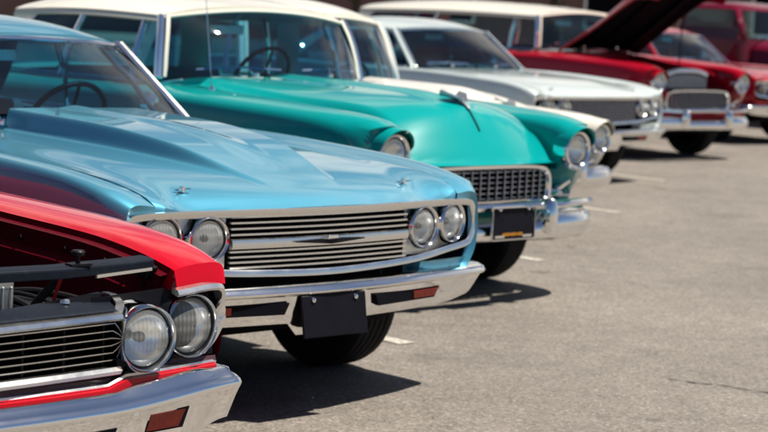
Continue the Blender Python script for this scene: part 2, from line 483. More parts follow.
#SECTION cars
# ------------------------------------------------------------------ 1960s hardtop (blue car, silver car)
def sixties_car(name, loc, rz, label, cat, group, K):
    car = empty(name, (loc[0], loc[1], 0), rz, label, cat, group)
    pm = K['paint']; w = K.get('w', 1.0); dz = K.get('dz', 0.0)
    def PT(L): return [(v*w, z+dz*(z > .4)) for v, z in L]
    rows = [
     (-.13, PT([(.750, .800), (.815, .808), (.846, .803), (.862, .790), (.872, .74), (.878, .67), (.867, .58), (.83, .51)])),
     (-.152, PT([(.757, .816), (.822, .826), (.880, .822), (.897, .808), (.908, .75), (.914, .66), (.902, .56), (.85, .49)])),
     (-.28, PT([(.772, .854), (.838, .864), (.896, .858), (.911, .843), (.924, .77), (.929, .66), (.912, .54), (.87, .43)])),
     (-.45, PT([(.778, .876), (.838, .891), (.903, .886), (.917, .872), (.931, .79), (.936, .66), (.92, .5), (.88, .32)])),
     (-.80, PT([(.772, .898), (.838, .917), (.910, .911), (.926, .895), (.943, .80), (.948, .65), (.932, .45), (.90, .27)])),
     (-1.6, PT([(.752, .930), (.838, .945), (.915, .938), (.932, .920), (.949, .81), (.954, .65), (.937, .45), (.90, .25)])),
     (-2.6, PT([(.745, .935), (.835, .945), (.900, .940), (.927, .912), (.949, .80), (.955, .65), (.938, .45), (.90, .25)])),
     (-3.6, PT([(.735, .945), (.830, .955), (.900, .950), (.927, .922), (.947, .80), (.952, .65), (.935, .45), (.90, .26)])),
     (-4.5, PT([(.720, .920), (.820, .935), (.885, .930), (.910, .90), (.925, .79), (.930, .65), (.91, .48), (.87, .34)])),
     (-4.9, PT([(.690, .885), (.790, .90), (.850, .895), (.870, .87), (.880, .78), (.882, .66), (.87, .52), (.83, .42)]))]
    wheels = (-.86, -3.78)
    us = body_us(-.13, -4.9, wheels)
    BR = body_rows(rows, us, wheels)
    mb = MB()
    for s in (1, -1):
        mb.grid([[(u, v*s, z) for v, z in Q] for u, Q in zip(us, BR)], flip=s < 0)
        mb.grid([[(-.13, v*s, z) for v, z in BR[0]], [(-.155, (v-.03)*s, z-.018*(z > .72)) for v, z in BR[0]]])
        tp = [(v, z) for v, z in BR[0] if z > .70]
        mb.grid([[(-.13, v*s, z) for v, z in tp], [(-.055-.085*(v/w/.8)**1.7+.002, (v-.004)*s, min(z, .766+dz)) for v, z in tp]])
        # lip between hood corner and grille surround
        mb.grid([[(-.055-.085*(v/.8)**1.7+.004, v*w*s, .768+dz), (-.055-.085*(v/.8)**1.7-.012, v*w*s, .776+dz), (-.21, v*w*s, .788+dz)] for v in us_range(.66, .845, .03)])
    # rear deck, tail panel, cowl
    xs = [r[0] for r in rows]
    def seam(u): return pchip(xs, [r[1][0][0] for r in rows], u), pchip(xs, [r[1][0][1] for r in rows], u)
    def deckrow(u, cr):
        v0, z0 = seam(u); return [(u, v0*s, z0+cr*(1-s*s)) for s in [-1+i/8 for i in range(17)]]
    mb.grid([deckrow(u, .02) for u in us_range(-3.55, -4.9, .1)])
    mb.grid([deckrow(u, .015) for u in us_range(-1.68, -1.98, .1)])
    tail = [(-4.9, v*s, z) for s in (1, -1) for v, z in (BR[-1] if s > 0 else BR[-1][::-1])]
    mb.poly(tail)
    mb.build('body', pm, car, sharp=50)
    # hood
    def hz(u, v):
        a = abs(v)/.77
        zc = pchip([-.03, -.07, -.12, -.2, -.32, -.6, -1.0, -1.7], [.778, .797, .822, .848, .874, .908, .932, .950], u+.07*a**2)
        z = zc+dz-.012*a**3
        if K.get('bulge'):
            hw = pchip([-.2, -.32, -.7, -1.2, -1.7], [.17, .21, .29, .33, .34], u)
            h = pchip([-.2, -.32, -.7, -1.2, -1.7], [.0, .010, .062, .082, .084], u)
            z += h*smooth01((hw+.018-abs(v))/.036)
            z += .010*smooth01((.10-abs(v))/.1)*smooth01((-u-.3)/.5)
        return z
    us_h = us_range(-.05, -1.66, .02); rows_h = []
    for u in us_h:
        row = []
        for i in range(401):
            s = -1+2*i/400
            uu = u-.085*(abs(s)**2)*smooth01((u+.9)/.85)
            v0 = min(seam(min(uu, -.13))[0]-.006, .768*w)
            sz = seam(min(uu, -.13))[1]-(.003 if uu > -.16 else 0)
            row.append((uu, v0*s, lerp(hz(u, v0*s/w), sz+.001, smooth01((abs(s)-.72)/.28)*smooth01((-uu-.07)/.06))))
        rows_h.append([(row[0][0], row[0][1], row[0][2]-.025)]+row+[(row[-1][0], row[-1][1], row[-1][2]-.025)])
    mb = MB(); mb.grid(rows_h)
    mb.grid([[(p[0], p[1], p[2]-.02) for p in rows_h[0]], rows_h[0]])
    hood = mb.build('hood', pm, car, sharp=60)
    # seam filler under the hood edge so the gap reads dark
    mb = MB()
    for s in (1, -1):
        mb.grid([[(u, (seam(u)[0]-.03)*s, seam(u)[1]-.03), (u, (seam(u)[0]+.012)*s, seam(u)[1]-.03)] for u in us_range(-.12, -1.7, .1)])
    mb.build('hood_gap', M['dark'], car)
    # fascia
    fz = dz
    fu = lambda v: -.055-.085*(abs(v/w)/.8)**1.7
    mb = MB()
    mb.grid([[(fu(v)-.085, v, .80+fz), (fu(v)-.085, v, .50)] for v in us_range(-.80*w, .80*w, .1)])
    mb.build('grille_backing', M['dark'], car)
    # surround loop
    half = [(0, .772), (.25, .771), (.5, .770), (.70, .769), (.80, .765), (.838, .758), (.850, .744), (.870, .69), (.858, .645), (.838, .612), (.815, .602), (.70, .588), (.5, .564), (.25, .552)]
    loop = [(v, z) for v, z in half]+[(0, .547)]+[(-v, z) for v, z in half[:0:-1]]
    pts = crom([(fu(v*w)+.008, v*w, z+fz) for v, z in loop], 4, True)
    gr = MB()
    gr.sweep(pts, [(-.014, -.006), (.009, -.006), (.012, .001), (.004, .006), (-.012, .006)], up=(1, 0, 0), closed=True)
    grille = gr.build('grille', M['alu'], car, sharp=50)
    mb = MB(); g2 = .438*w
    bars = [.752, .731, .710, .689, .628, .609, .590, .571]
    if K.get('crate'): bars = [.75, .728, .706, .684, .662, .640, .618, .596, .574]
    for zb in bars:
        mb.sweep([(fu(v)-.010, v, zb+fz+.004) for v in us_range(-g2, g2, .05)], [(-.016, -.0034), (.004, -.0034), (.004, .0034), (-.016, .0034)])
    if K.get('crate'):
        for i in range(27):
            v = -g2+2*g2*i/26; mb.box((fu(v)-.02, v, .665+fz), (.02, .004, .2))
    mb.build('grille_bars', M['shadedgrille'] if K.get('crate') else M['alu'], grille)
    if not K.get('crate'):
        mb = MB()
        mb.sweep([(fu(v)-.004, v, .659+fz) for v in us_range(-g2, g2, .05)], [(-.012, -.020), (.006, -.016), (.010, 0), (.006, .016), (-.012, .020)])
        mb.build('centre_band', M['alu'], grille)
        mb = MB()   # winged badge in the middle of the band
        for s in (1, -1):
            mb.prism([(fu(0)+.010, .0, .664), (fu(.05)+.012, .055*s, .669), (fu(.16)+.012, .17*s, .664), (fu(.16)+.012, .17*s, .660), (fu(.05)+.012, .05*s, .652), (fu(0)+.010, 0, .648)], (.006, 0, 0))
        mb.build('badge', M['black'], grille)
        mb = MB(); mb.prism([(fu(0)+.017, -.03, .668), (fu(0)+.017, .03, .668), (fu(0)+.017, .022, .682), (fu(0)+.017, -.022, .682)], (.006, 0, 0))
        mb.build('badge_crest', M['chrome'], grille, bevel=.002)
    # lamp panels and lamps
    for s in (1, -1):
        mb = MB()
        rows_p = [[(fu(v*w)-.03, v*w*s, lerp(.765-.03*max(0, v-.76)/.09, .572+.05*max(0, v-.60)/.25, t/6)+fz) for t in range(7)] for v in us_range(.445, .85, .03)]
        mb.grid(rows_p); mb.build('lamp_panel', M['brushed'] if not K.get('crate') else M['dark'], car)
        toe = R(8)*s
        headlight(car, (fu(.535)+.004, .535*w*s, .682+fz), .071, .087, .07, toe*.6)
        headlight(car, (fu(.725)+.004, .722*w*s, .690+fz), .071, .085, .07, toe*1.3)
    # valance under the grille
    vd = lambda v: fu(v)-.10*(1-smooth01((abs(v)-.50*w)/.05))
    mb = MB(); mb.grid([[(vd(v), v, .545+fz), (vd(v)-.012, v, .50), (vd(v)-.05, v, .47), (vd(v)-.12, v, .40)] for v in us_range(-.84*w, .84*w, .03)])
    mb.build('valance', pm, car)
    # bumper
    half = [(.0, 0.0), (-.012, .2), (-.035, .4), (-.065, .58), (-.090, .72), (-.110, .82), (-.130, .90), (-.145, .945), (-.165, .968), (-.20, .980), (-.40, .985), (-.54, .985)]
    path = [(u, -v*w) for u, v in half[:0:-1]]+[(u, v*w) for u, v in half]
    path = [(p.x, p.y) for p in crom([(u, v, 0) for u, v in path], 5)]
    def bprof(v, u):
        a = abs(v/w)
        zb = pchip([0, .165, .19, .5, .76, .88, .95, 1.0], [.322, .322, .366, .368, .376, .384, .39, .40], a)
        if u < -.25: zb = lerp(.395, .44, min(1, (-.25-u)/.3))
        return [(-.115, .500), (-.085, .512), (-.03, .511), (-.006, .500), (.004, .484), (.0, .474), (-.012, .468), (-.020, lerp(.468, zb, .5)), (-.026, zb+.012), (-.034, zb), (-.07, zb+.01)]
    def slant(p):
        u, v, z = p; k = min(1, max(0, (.480-z)/.12))
        return (u, v*(1-.075*k*smooth01((abs(v/w)-.66)/.26)), z)
    bump = bumper_grid(car, 'bumper', path, bprof, M['chrome'], slant)
    for s in (1, -1):
        mb = MB()
        mb.prism([(-.045-.0, .215*w*s, .447), (-.118, .63*w*s, .447), (-.114, .60*w*s, .405), (-.048, .235*w*s, .405)], (.030, 0, 0))
        mb.build('bumper_slot', M['dark'], bump)  # slot is a dark block standing for the shade in the hollow
        mb = MB()
        mb.prism([(-.088+.002, .455*w*s, .441), (-.116, .62*w*s, .441), (-.112, .598*w*s, .411), (-.086, .455*w*s, .411)], (.033, 0, 0))
        mb.build('turn_signal', M['amber'], bump, bevel=.002)
    # plate and its bracket
    if K.get('plate', True):
        mb = MB(); mb.box((.0, -.008, .392), (.010, .318, .155), Matrix.Rotation(R(-9), 3, 'Y'))
        pl = mb.build('licence_plate', M['plate'], bump, bevel=.004)
        for s in (1, -1):
            mb = MB(); mb.lathe([(.010, 0), (.009, .006), (.001, .009)], (.002-.006, -.008+s*.105, .452), (1, 0, .1), 10)
            mb.build('plate_bolt', M['chrome'], pl)
    # wheels, underbody
    for u in wheels:
        for s in (1, -1): wheel(car, u, .755*w*s, .335, .215)
    mb = MB(); mb.prism([(-.2, -.58, .42), (-.35, -.58, .28), (-1.3, -.58, .22), (-3.3, -.58, .22), (-4.6, -.58, .36), (-4.75, -.58, .5), (-3.6, -.58, .62), (-1.8, -.58, .45), (-1.5, -.58, .78), (-.3, -.58, .70)], (0, 1.16, 0))
    mb.prism([(-1.35, -.86, .27), (-3.25, -.86, .27), (-3.25, -.86, .40), (-1.35, -.86, .40)], (0, 1.72, 0))
    for uw in wheels:
        for s in (1, -1): mb.box((uw, s*.63, .5), (.8, .05, .42))
    mb.build('underbody', M['under'], car)
    # greenhouse
    P = dict(wb=(-1.66, -1.80, .735*w, .962+dz, .948+dz), wh=(-2.10, -2.20, .615*w, 1.318+dz, 1.290+dz), rh=(-3.30, -3.22, .60*w, 1.320+dz, 1.280+dz), rb=(-3.95, -3.80, .70*w, .985+dz, .960+dz),
             crown=.085, side_z=.03, roof=K['roof'], pillar=K.get('pillar', pm), belt=[(-1.82, .80*w, .945+dz), (-3.5, .77*w, .955+dz)], sail=(.80, 0), sail_u=-3.42,
             glass=K.get('glass', M['glass']), sglass=K.get('sglass', M['clear']), liner=M['vinyl'], trim=M['chrome'], frames=(.17, .62), lean=.0)
    greenhouse(car, P)
    interior(car, -1.78, K['seat'], wz=.93+dz, wv=.38, ztop=.955+dz)
    # mirrors and wipers
    mb = MB(); mb.box((-2.28, 0, 1.225+dz), (.02, .22, .055)); mb.tube([(-2.275, 0, 1.25+dz), (-2.22, 0, 1.30+dz)], .007, 6)
    mb.build('rear_view_mirror', M['chrome'], car, bevel=.008)
    for s in (1,):
        mb = MB(); mb.lathe([(.001, .012), (.045, .006), (.052, -.004), (.04, -.03), (.001, -.05)], (-2.39, .95*w*s, 1.010+dz), (-1, 0, .05), 20)
        mb.tube([(-2.37, .91*w*s, .935+dz), (-2.375, .94*w*s, .975+dz)], .012, 8)
        mb.build('door_mirror', M['chrome'], car)
    wiper(car, (-1.735, -.62*w, .985+dz), (-1.69, -.12*w, .992+dz), (-1.66, -.36*w, .968+dz))
    wiper(car, (-1.70, -.02*w, .992+dz), (-1.735, .48*w, .985+dz), (-1.66, .22*w, .968+dz))
    # hood badges
    for s in (1, -1):
        mb = MB(); c = Vector((-.235, .55*w*s, hz(-.2, .55)+.008))
        mb.tube([c+Vector((-.012, -.026, .0)), c+Vector((.014, .026, .006))], .0035, 6); mb.tube([c+Vector((-.012, .026, 0)), c+Vector((.014, -.026, .006))], .0035, 6)
        mb.box(c+Vector((0, 0, .004)), (.014, .012, .02))
        mb.build('hood_badge', M['chrome'], hood)
    return car

#SECTION fifties
def fifties_car(name, loc, rz, label, cat, group, K):
    """1950s car: high crowned fenders with visored lamps, pontoon hood, egg-crate grille"""
    car = empty(name, (loc[0], loc[1], 0), rz, label, cat, group)
    pm = K['paint']; zs = K.get('zs', 1.0); wag = K.get('wagon', False)
    Z = lambda z: z*zs
    ZD = -.55 if wag else 0.0
    xs_h = [.01, .05, .10, .16, .23, .36, .66, 1.66]
    hzc = [.735, .795, .862, .937, 1.0, 1.045, 1.072, 1.092]
    uf = lambda v: -.045-.045*min(1.1, abs(v)/.55)**2
    def hz(u, v):
        a = min(1, abs(v)/.56)
        d = (-.045-u) if a == 0 else uf(v)*smooth01((u+1.0)/.9)-.045*(1-smooth01((u+1.0)/.9))-u
        z = pchip(xs_h, hzc, d)-.075*a**2.4*smooth01((u+1.9)/.9)*smooth01(d/.25)
        z += K.get('hump', 0)*smooth01((d-.2)/.6)*(1-a**2)
        z += .020*math.exp(-(v/.07)**2)*smooth01((-u-.12)/.2)
        return z
    def R_(u, L): return (u, L)
    rows = [
     (-.085, [(.545, .700), (.586, .708), (.596, .865), (.640, .922), (.735, .940), (.812, .922), (.846, .88), (.864, .78), (.868, .62), (.86, .50), (.82, .44)]),
     (-.16, [(.548, .775), (.580, .785), (.590, .900), (.640, .948), (.735, .962), (.825, .945), (.868, .905), (.886, .78), (.889, .62), (.875, .48), (.83, .40)]),
     (-.32, [(.555, .868), (.576, .876), (.590, .935), (.640, .970), (.735, .985), (.838, .968), (.886, .925), (.904, .83), (.910, .62), (.895, .44), (.85, .34)]),
     (-.60, [(.565, .922), (.582, .929), (.600, .958), (.655, .982), (.735, 1.0), (.842, .988), (.897, .948), (.916, .85), (.928, .62), (.912, .40), (.87, .29)]),
     (-1.1, [(.585, .975), (.605, .985), (.63, 1.0), (.670, 1.012), (.735, 1.022), (.842, 1.006), (.902, .968), (.921, .87), (.938, .62), (.92, .40), (.88, .27)]),
     (-1.75, [(.66, 1.035), (.675, 1.036), (.69, 1.038), (.715, 1.04), (.755, 1.040), (.842, 1.022), (.904, .985), (.922, .885), (.940, .62), (.922, .40), (.88, .26)]),
     (-3.4, [(.66, 1.02), (.675, 1.022), (.69, 1.025), (.715, 1.03), (.755, 1.032), (.842, 1.01), (.898, .965), (.933, .83), (.940, .62), (.922, .40), (.88, .27)]),
     (-4.5, [(.62, .99), (.64, .995), (.66, 1.0), (.70, 1.01), (.745, 1.015), (.822, 1.0), (.875, .96), (.905, .83), (.910, .62), (.89, .44), (.85, .34)]),
     (-4.85, [(.58, .93), (.60, .94), (.62, .95), (.66, .965), (.71, .97), (.78, .955), (.82, .92), (.845, .80), (.848, .62), (.83, .50), (.79, .42)])]
    rows[-1] = (rows[-1][0]+ZD, rows[-1][1])
    rows = [(u, [(v, Z(z) if z > .5 else z) for v, z in L]) for u, L in rows]
    wheels = (-.84, -3.74)
    us = body_us(-.085, -4.85+ZD, wheels)
    BR = body_rows(rows, us, wheels, m=3)
    xs = [r[0] for r in rows]
    def seam(u): return pchip(xs, [r[1][0][0] for r in rows], u), pchip(xs, [r[1][0][1] for r in rows], u)
    mb = MB()
    for s in (1, -1):
        back = lambda u, v, z=.9: u-(.15*(1-smooth01((v-.55)/.06))+.10*smooth01((v-.76)/.11)+.11*smooth01((Z(.70)-z)/.22)*smooth01((v-.6)/.1))*smooth01((u+.50)/.415)
        mb.grid([[(back(u, v, z), v*s, z) for v, z in Q] for u, Q in zip(us, BR)], flip=s < 0)
        # front face of the fender, dished round the lamp, closed below
        Q = BR[0][:-2]; c = Vector((-.105, .700*s, Z(.80)))
        ring = [Vector((back(-.085, v, z), v*s, z)) for v, z in Q]
        lo = [Vector((-.25, lerp(.82, .545, t)*s, Z(.44)+0*t)) for t in (.33, .66, 1)]
        ring = ring+lo+[Vector((-.22, .545*s, Z(z))) for z in (.52, .60, .66)]
        inner = []
        for p in ring:
            d = p-c; d.x = 0
            inner.append(c+d.normalized()*.112+Vector((-.005, 0, 0)))
        mb.grid([ring, [a.lerp(b, .5)+Vector((-.006, 0, 0)) for a, b in zip(ring, inner)], inner], cv=True)
    def deckrow(u, cr):
        v0, z0 = seam(u); return [(u, v0*s, z0+cr*(1-s*s)) for s in [-1+i/8 for i in range(17)]]
    mb.grid([deckrow(u, .03) for u in us_range(-3.6, -4.85+ZD, .1)])
    mb.grid([deckrow(u, .045) for u in us_range(-1.68, -2.05, .1)])
    mb.poly([(-4.85+ZD, v*s, z) for s in (1, -1) for v, z in (BR[-1] if s > 0 else BR[-1][::-1])])
    mb.build('body', pm, car, sharp=50)
    # hood
    hood_rows = []
    for u in us_range(-.048, -1.68, .02):
        row = []
        for i in range(65):
            s = -1+2*i/64; uu = u-.045*s*s*smooth01((u+1.0)/.9)
            v0 = seam(min(uu, -.085))[0]-.004
            vv = v0*s
            zz = hz(u, vv*.56/v0)
            edge = seam(min(uu, -.085))[1]/zs
            zz = lerp(zz, edge, smooth01((abs(s)-.86)/.14)*.85*smooth01((-uu-.22)/.2))
            row.append((uu, vv, Z(zz)))
        fl = lerp(.03, .14, smooth01((u+.45)/.25)); fl = min(fl, row[0][2]/zs-.70) if fl > .03 and row[0][2]/zs > .73 else min(fl, .03)
        hood_rows.append([(row[0][0], row[0][1]*.995, row[0][2]-fl)]+row+[(row[-1][0], row[-1][1]*.995, row[-1][2]-fl)])
    pv = Vector((-1.68, 0, Z(1.065)))
    oa = R(K.get('open', 0))
    rot = Matrix.Rotation(-oa, 3, 'Y')
    def HX(p): return rot @ (Vector(p)-pv)+pv
    mb = MB(); mb.grid([[HX(p) for p in r] for r in hood_rows])
    hood = mb.build('hood', pm, car, sharp=60)
    if oa:
        mb = MB(); mb.grid([[HX(Vector(p)+Vector((0, 0, -.028))) for p in r[1:-1:4]] for r in hood_rows[::4]]+[])
        for k in (-.4, 0, .4):
            mb.sweep([HX((u, k, Z(hz(u, k))-.05)) for u in us_range(-.2, -1.6, .2)], [(-.03, -.02), (.03, -.02), (.03, .02), (-.03, .02)])
        mb.build('hood_liner', M['dark'], hood)
        mb = MB(); mb.tube([(-.9, .55, Z(.95)), HX((-.75, .52, Z(.92)))], .008, 6); mb.build('hood_prop', M['black'], car)
        # engine bay
        mb = MB(); mb.box((-1.0, 0, Z(.58)), (.72, .5, .34)); mb.lathe([(.19, 0), (.2, .02), (.2, .07), (.12, .10), (.001, .11)], (-1.0, 0, Z(.78)), (0, 0, 1), 24)
        for s in (1, -1): mb.box((-.95, s*.30, Z(.74)), (.55, .12, .09))
        mb.build('engine', M['engine'], car, bevel=.01)
        mb = MB()
        mb.box((-.33, 0, Z(.76)), (.07, .66, .26)); mb.build('radiator', M['fins'], car)
        mb = MB(); mb.tube(crom([(-.31, -.33, Z(.875)), (-.31, -.2, Z(.905)), (-.31, 0, Z(.912)), (-.31, .2, Z(.905)), (-.31, .33, Z(.875))], 5), .028, 10)
        mb.build('radiator_tank', M['chrome'], car)
        mb = MB()
        for s in (1, -1):
            mb.grid([[(u, seam(u)[0]*s, seam(u)[1]-.01), (u, (seam(u)[0]-.03)*s, .5)] for u in us_range(-.12, -1.7, .1)])
        mb.grid([[(-1.7, v, Z(1.03)) for v in (-.6, .6)], [(-1.7, v, .4) for v in (-.6, .6)]])
        mb.build('inner_fender', K.get('paint'), car)
    else:
        mb = MB()    # mascot, and a black strip drawn as the shadow line below it
        mb.tube([(-.25, 0, Z(1.01)), (-.32, 0, Z(1.055)), (-.46, 0, Z(1.085))], .012, 8, scale=lambda t: .6+.6*t)
        for s in (1, -1):
            mb.prism([(-.27, .005*s, Z(1.045)), (-.33, .06*s, Z(1.078)), (-.40, .075*s, Z(1.088)), (-.36, .008*s, Z(1.068))], (0, 0, .009))
        mb.build('hood_ornament', M['alu'], hood)
        mb = MB(); mb.sweep([(u, 0, Z(hz(u, 0))+.003) for u in us_range(-.17, -.27, .02)], [(-.004, -.004), (.004, -.004), (.003, .005), (-.003, .005)])
        mb.build('crease_shadow', M['black'], hood)
    # grille opening
    gz0, gz1 = Z(.535), Z(.715); gv = .50
    gu = lambda v: -.085-.045*(v/.5)**2
    mb = MB(); mb.grid([[(gu(v)-.11, v, gz1+.03), (gu(v)-.11, v, gz0-.03)] for v in us_range(-.56, .56, .1)])
    mb.build('grille_backing', M['dark'], car)
    half = [(0, .722), (.2, .721), (.38, .714), (.47, .700), (.51, .672), (.525, .62), (.52, .56), (.49, .53), (.3, .527)]
    loop = half+[(0, .527)]+[(-v, z) for v, z in half[:0:-1]]
    mb = MB(); mb.sweep(crom([(gu(v)+.004, v, Z(z)) for v, z in loop], 4, True), [(-.014, -.012), (.014, -.012), (.018, .0), (.008, .012), (-.008, .012)], up=(1, 0, 0), closed=True)
    grille = mb.build('grille', M['chrome'], car, sharp=50)
    mb = MB(); mb.cur = 0
    for i in range(6):
        z = lerp(gz0+.02, gz1-.022, i/5)
        mb.sweep([(gu(v)-.012, v, z) for v in us_range(-.51, .51, .06)], [(-.018, -.0028), (.004, -.0028), (.004, .0028), (-.018, .0028)])
    for i in range(17):
        v = -.5+1.0*i/16
        mb.sweep([(gu(v)-.006, v, gz0-.01), (gu(v)-.004, v-.0, (gz0+gz1)/2), (gu(v)-.006, v, gz1-.002)], [(-.0035, -.012), (.0035, -.012), (.0035, .006), (-.0035, .006)], up=(1, 0, 0))
    mb.build('grille_mesh', M['shadedgrille'], grille)
    # headlights with visor rim, parking lamps
    for s in (1, -1):
        headlight(car, (-.085, .700*s, Z(.80)), .083, .110, .08, R(2)*s, bulb=False)
        mb = MB()   # painted visor over the lamp
        rowsv = []
        for k in range(17):
            a = R(8+164*k/16); kk = max(0, math.sin(math.pi*k/16))**.6
            p = Vector((0, math.cos(a), math.sin(a)))
            rowsv.append([Vector((-.17, .700*s, Z(.80)))+p*(.116+.026*kk), Vector((-.09+.025*kk, .700*s, Z(.80)))+p*(.115+.020*kk), Vector((-.085+.055*kk, .700*s, Z(.80)))+p*(.114+.010*kk), Vector((-.09+.04*kk, .700*s, Z(.80)))+p*(.113+.004*kk)])
        mb.grid(rowsv); mb.build('lamp_visor', pm, car, sharp=60)
        mb = MB()
        mb.sweep(crom([(-.16, .55*s, Z(.545)), (-.15, .64*s, Z(.60)), (-.17, .74*s, Z(.635)), (-.24, .84*s, Z(.645)), (-.34, .90*s, Z(.64))], 4), [(-.012, -.016), (.012, -.016), (.016, .006), (0, .016), (-.012, .01)])
        pk = mb.build('parking_lamp', M['chrome'], car)
        mb = MB(); mb.prism(crom([(-.22, .60*s, Z(.555)), (-.22, .70*s, Z(.605)), (-.27, .82*s, Z(.62)), (-.27, .83*s, Z(.565)), (-.22, .74*s, Z(.54))], 3, True), (.045, 0, 0))
        mb.build('parking_lens', M['brushed'], pk)
    # lower apron
    mb = MB(); mb.grid([[(-.09-.05*(v/.8)**2, v, Z(.53)), (-.10-.05*(v/.8)**2, v, Z(.46)), (-.16-.05*(v/.8)**2, v, .38)] for v in us_range(-.85, .85, .1)])
    mb.build('valance', pm, car)
    # bumper blade
    half = [(.03, 0.0), (.028, .2), (.02, .4), (.0, .6), (-.035, .74), (-.09, .84), (-.18, .91), (-.32, .95), (-.5, .965)]
    path = [(u, -v) for u, v in half[:0:-1]]+[(u, v) for u, v in half]
    path = [(p.x, p.y) for p in crom([(u, v, 0) for u, v in path], 5)]
    def bprof(v, u):
        a = abs(v); zt = pchip([0, .3, .40, .6, .8, 1.0], [.445, .445, .485, .495, .49, .46], a); zb = pchip([0, .3, .6, 1.0], [.345, .345, .34, .36], a); wg = smooth01((a-.36)/.06)*(1-smooth01((-u-.2)/.2))
        zm = (zt+zb)/2
        return [(-.07-.05*wg, zt-.004), (-.035-.03*wg, zt), (-.012-.01*wg, zt-.012), (.0, zt-.035-.012*wg), (.006, zm), (.0, zb+.03), (-.012, zb+.012), (-.03, zb), (-.06, zb+.006)]
    bump = bumper_grid(car, 'bumper', path, bprof, M['chrome'])
    mb = MB()
    up = crom([(-.0, -.40, Z(.52)), (.01, -.2, Z(.525)), (.012, 0, Z(.525)), (.01, .2, Z(.525)), (0, .40, Z(.52))], 5)
    mb.sweep(up, [(-.022, -.016), (.016, -.018), (.024, 0), (.014, .016), (-.02, .014)])
    for s in (1, -1):
        mb.sweep(crom([(.0, .41*s, Z(.515)), (-.01, .55*s, Z(.52)), (-.045, .72*s, Z(.525)), (-.12, .86*s, Z(.52)), (-.24, .935*s, Z(.50)), (-.38, .96*s, Z(.46))], 5), [(-.020, -.014), (.014, -.016), (.022, 0), (.012, .014), (-.018, .012)])
    mb.build('bumper_bar', M['chrome'], bump)
    for s in (1, -1):
        mb = MB()
        ring = [(-.035, -.05), (.025, -.045), (.04, -.02), (.045, 0), (.04, .02), (.025, .045), (-.035, .05)]
        rows_g = []
        for z, k in ((.375, .70), (.42, .92), (.48, .92), (.53, .74), (.555, .50), (.565, .2)):
            rows_g.append([(.035+a*k, .36*s+b*k*.9, z) for a, b in ring])
        mb.grid(rows_g, cv=True); mb.poly(rows_g[-1]); mb.poly(rows_g[0])
        mb.build('bumper_guard', M['chrome'], bump, sharp=60)
    if K.get('plate'):
        rp = Matrix.Rotation(R(-4), 3, 'Y')
        mb = MB(); mb.box((.052, .045, .445), (.008, .315, .155), rp); pl = mb.build('licence_plate', M['plate'], bump, bevel=.003)
        mb = MB()
        fr = [Vector((.058, .045+a*.163, .445+b*.083)) for a, b in ((-1, -1), (1, -1), (1, 1), (-1, 1))]
        mb.tube(fr, .0065, 6, up=(1, 0, 0), closed=True)
        for a in (-.11, .11): mb.lathe([(.012, 0), (.010, .008), (.001, .011)], (.058, .045+a, .52), (1, 0, 0), 10)
        mb.box((.060, .15, .378), (.006, .07, .012)); mb.box((.060, -.06, .378), (.006, .07, .012))
        mb.build('plate_frame', M['chrome'], pl)
        mb = MB()
        for i in range(9): mb.box((.0628, -.035+.0175*i, .389), (.002, .012, .016 if i % 3 else .012))
        mb.build('plate_print', M['orange'], pl)
    for u in wheels:
        for s in (1, -1): wheel(car, u, .75*s, .335, .18)
    mb = MB(); mb.prism([(-.2, -.56, .40), (-.35, -.56, .28), (-1.3, -.56, .22), (-3.3, -.56, .22), (-4.5, -.56, .36), (-4.7, -.56, .5), (-3.6, -.56, .62), (-1.8, -.56, .45), (-1.5, -.56, .60 if oa else .78), (-.3, -.56, .50 if oa else .66)], (0, 1.12, 0))
    mb.prism([(-1.35, -.84, .28), (-3.25, -.84, .28), (-3.25, -.84, .42), (-1.35, -.84, .42)], (0, 1.68, 0))
    for uw in wheels:
        for s in (1, -1): mb.box((uw, s*.62, .5), (.8, .05, .42))
    mb.build('underbody', M['under'], car)
    rhx = -5.2 if wag else -3.30
    P = dict(wb=(-1.62, -1.88, .765, Z(1.105), Z(1.065)), wh=(-1.90, -1.97, .685, Z(1.468), Z(1.412)),
             rh=(rhx-(0 if wag else .2), rhx+.04-(0 if wag else .2), .62 if wag else .64, Z(1.46), Z(1.40)), rb=(rhx-.20 if wag else rhx-.45, rhx-.10 if wag else rhx-.25, .70, Z(1.07), Z(1.03)),
             crown=.085*zs, side_z=.02, roof=K['roof'], pillar=K.get('pillar', K['roof']), belt=[(-1.92, .80, Z(1.04)), (-3.4, .79, Z(1.04))],
             sail=(.90 if wag else .82, 0), sail_u=rhx+.02 if wag else -3.38, sailmat=K['roof'], glass=K.get('glass', M['glass']), liner=K.get('liner', M['tealvinyl']), trim=K.get('rooftrim', K['roof']),
             frames=(.12, .58), frame_r=.018, pw=3.0, apil=(.05, .035), abend=(.015, .01, .0), swell=.04, hdr_r=.012)
    P.update(K.get('gh', {}))
    greenhouse(car, P)
    interior(car, -1.85, K['seat'], wz=Z(1.06), wv=.37, vw=.64, ztop=Z(1.05))
    mb = MB(); mb.box((-2.22, 0, Z(1.34)), (.02, .24, .055)); mb.tube([(-2.21, 0, Z(1.36)), (-2.10, 0, Z(1.43))], .007, 6); mb.build('rear_view_mirror', M['chrome'], car, bevel=.008)
    wiper(car, (-1.76, -.60, Z(1.125)), (-1.62, -.10, Z(1.135)), (-1.60, -.30, Z(1.100)))
    wiper(car, (-1.62, .06, Z(1.135)), (-1.76, .60, Z(1.125)), (-1.60, .26, Z(1.100)))
    if K.get('antenna'):
        mb = MB(); a = Vector((-1.45, -.74, Z(1.03)))
        mb.lathe([(.018, 0), (.016, .012), (.006, .02)], a, (0, 0, 1), 12); mb.tube([a, a+Vector((-.12, 0, .75))], .0025, 6)
        mb.build('antenna', M['chrome'], car)
    return car
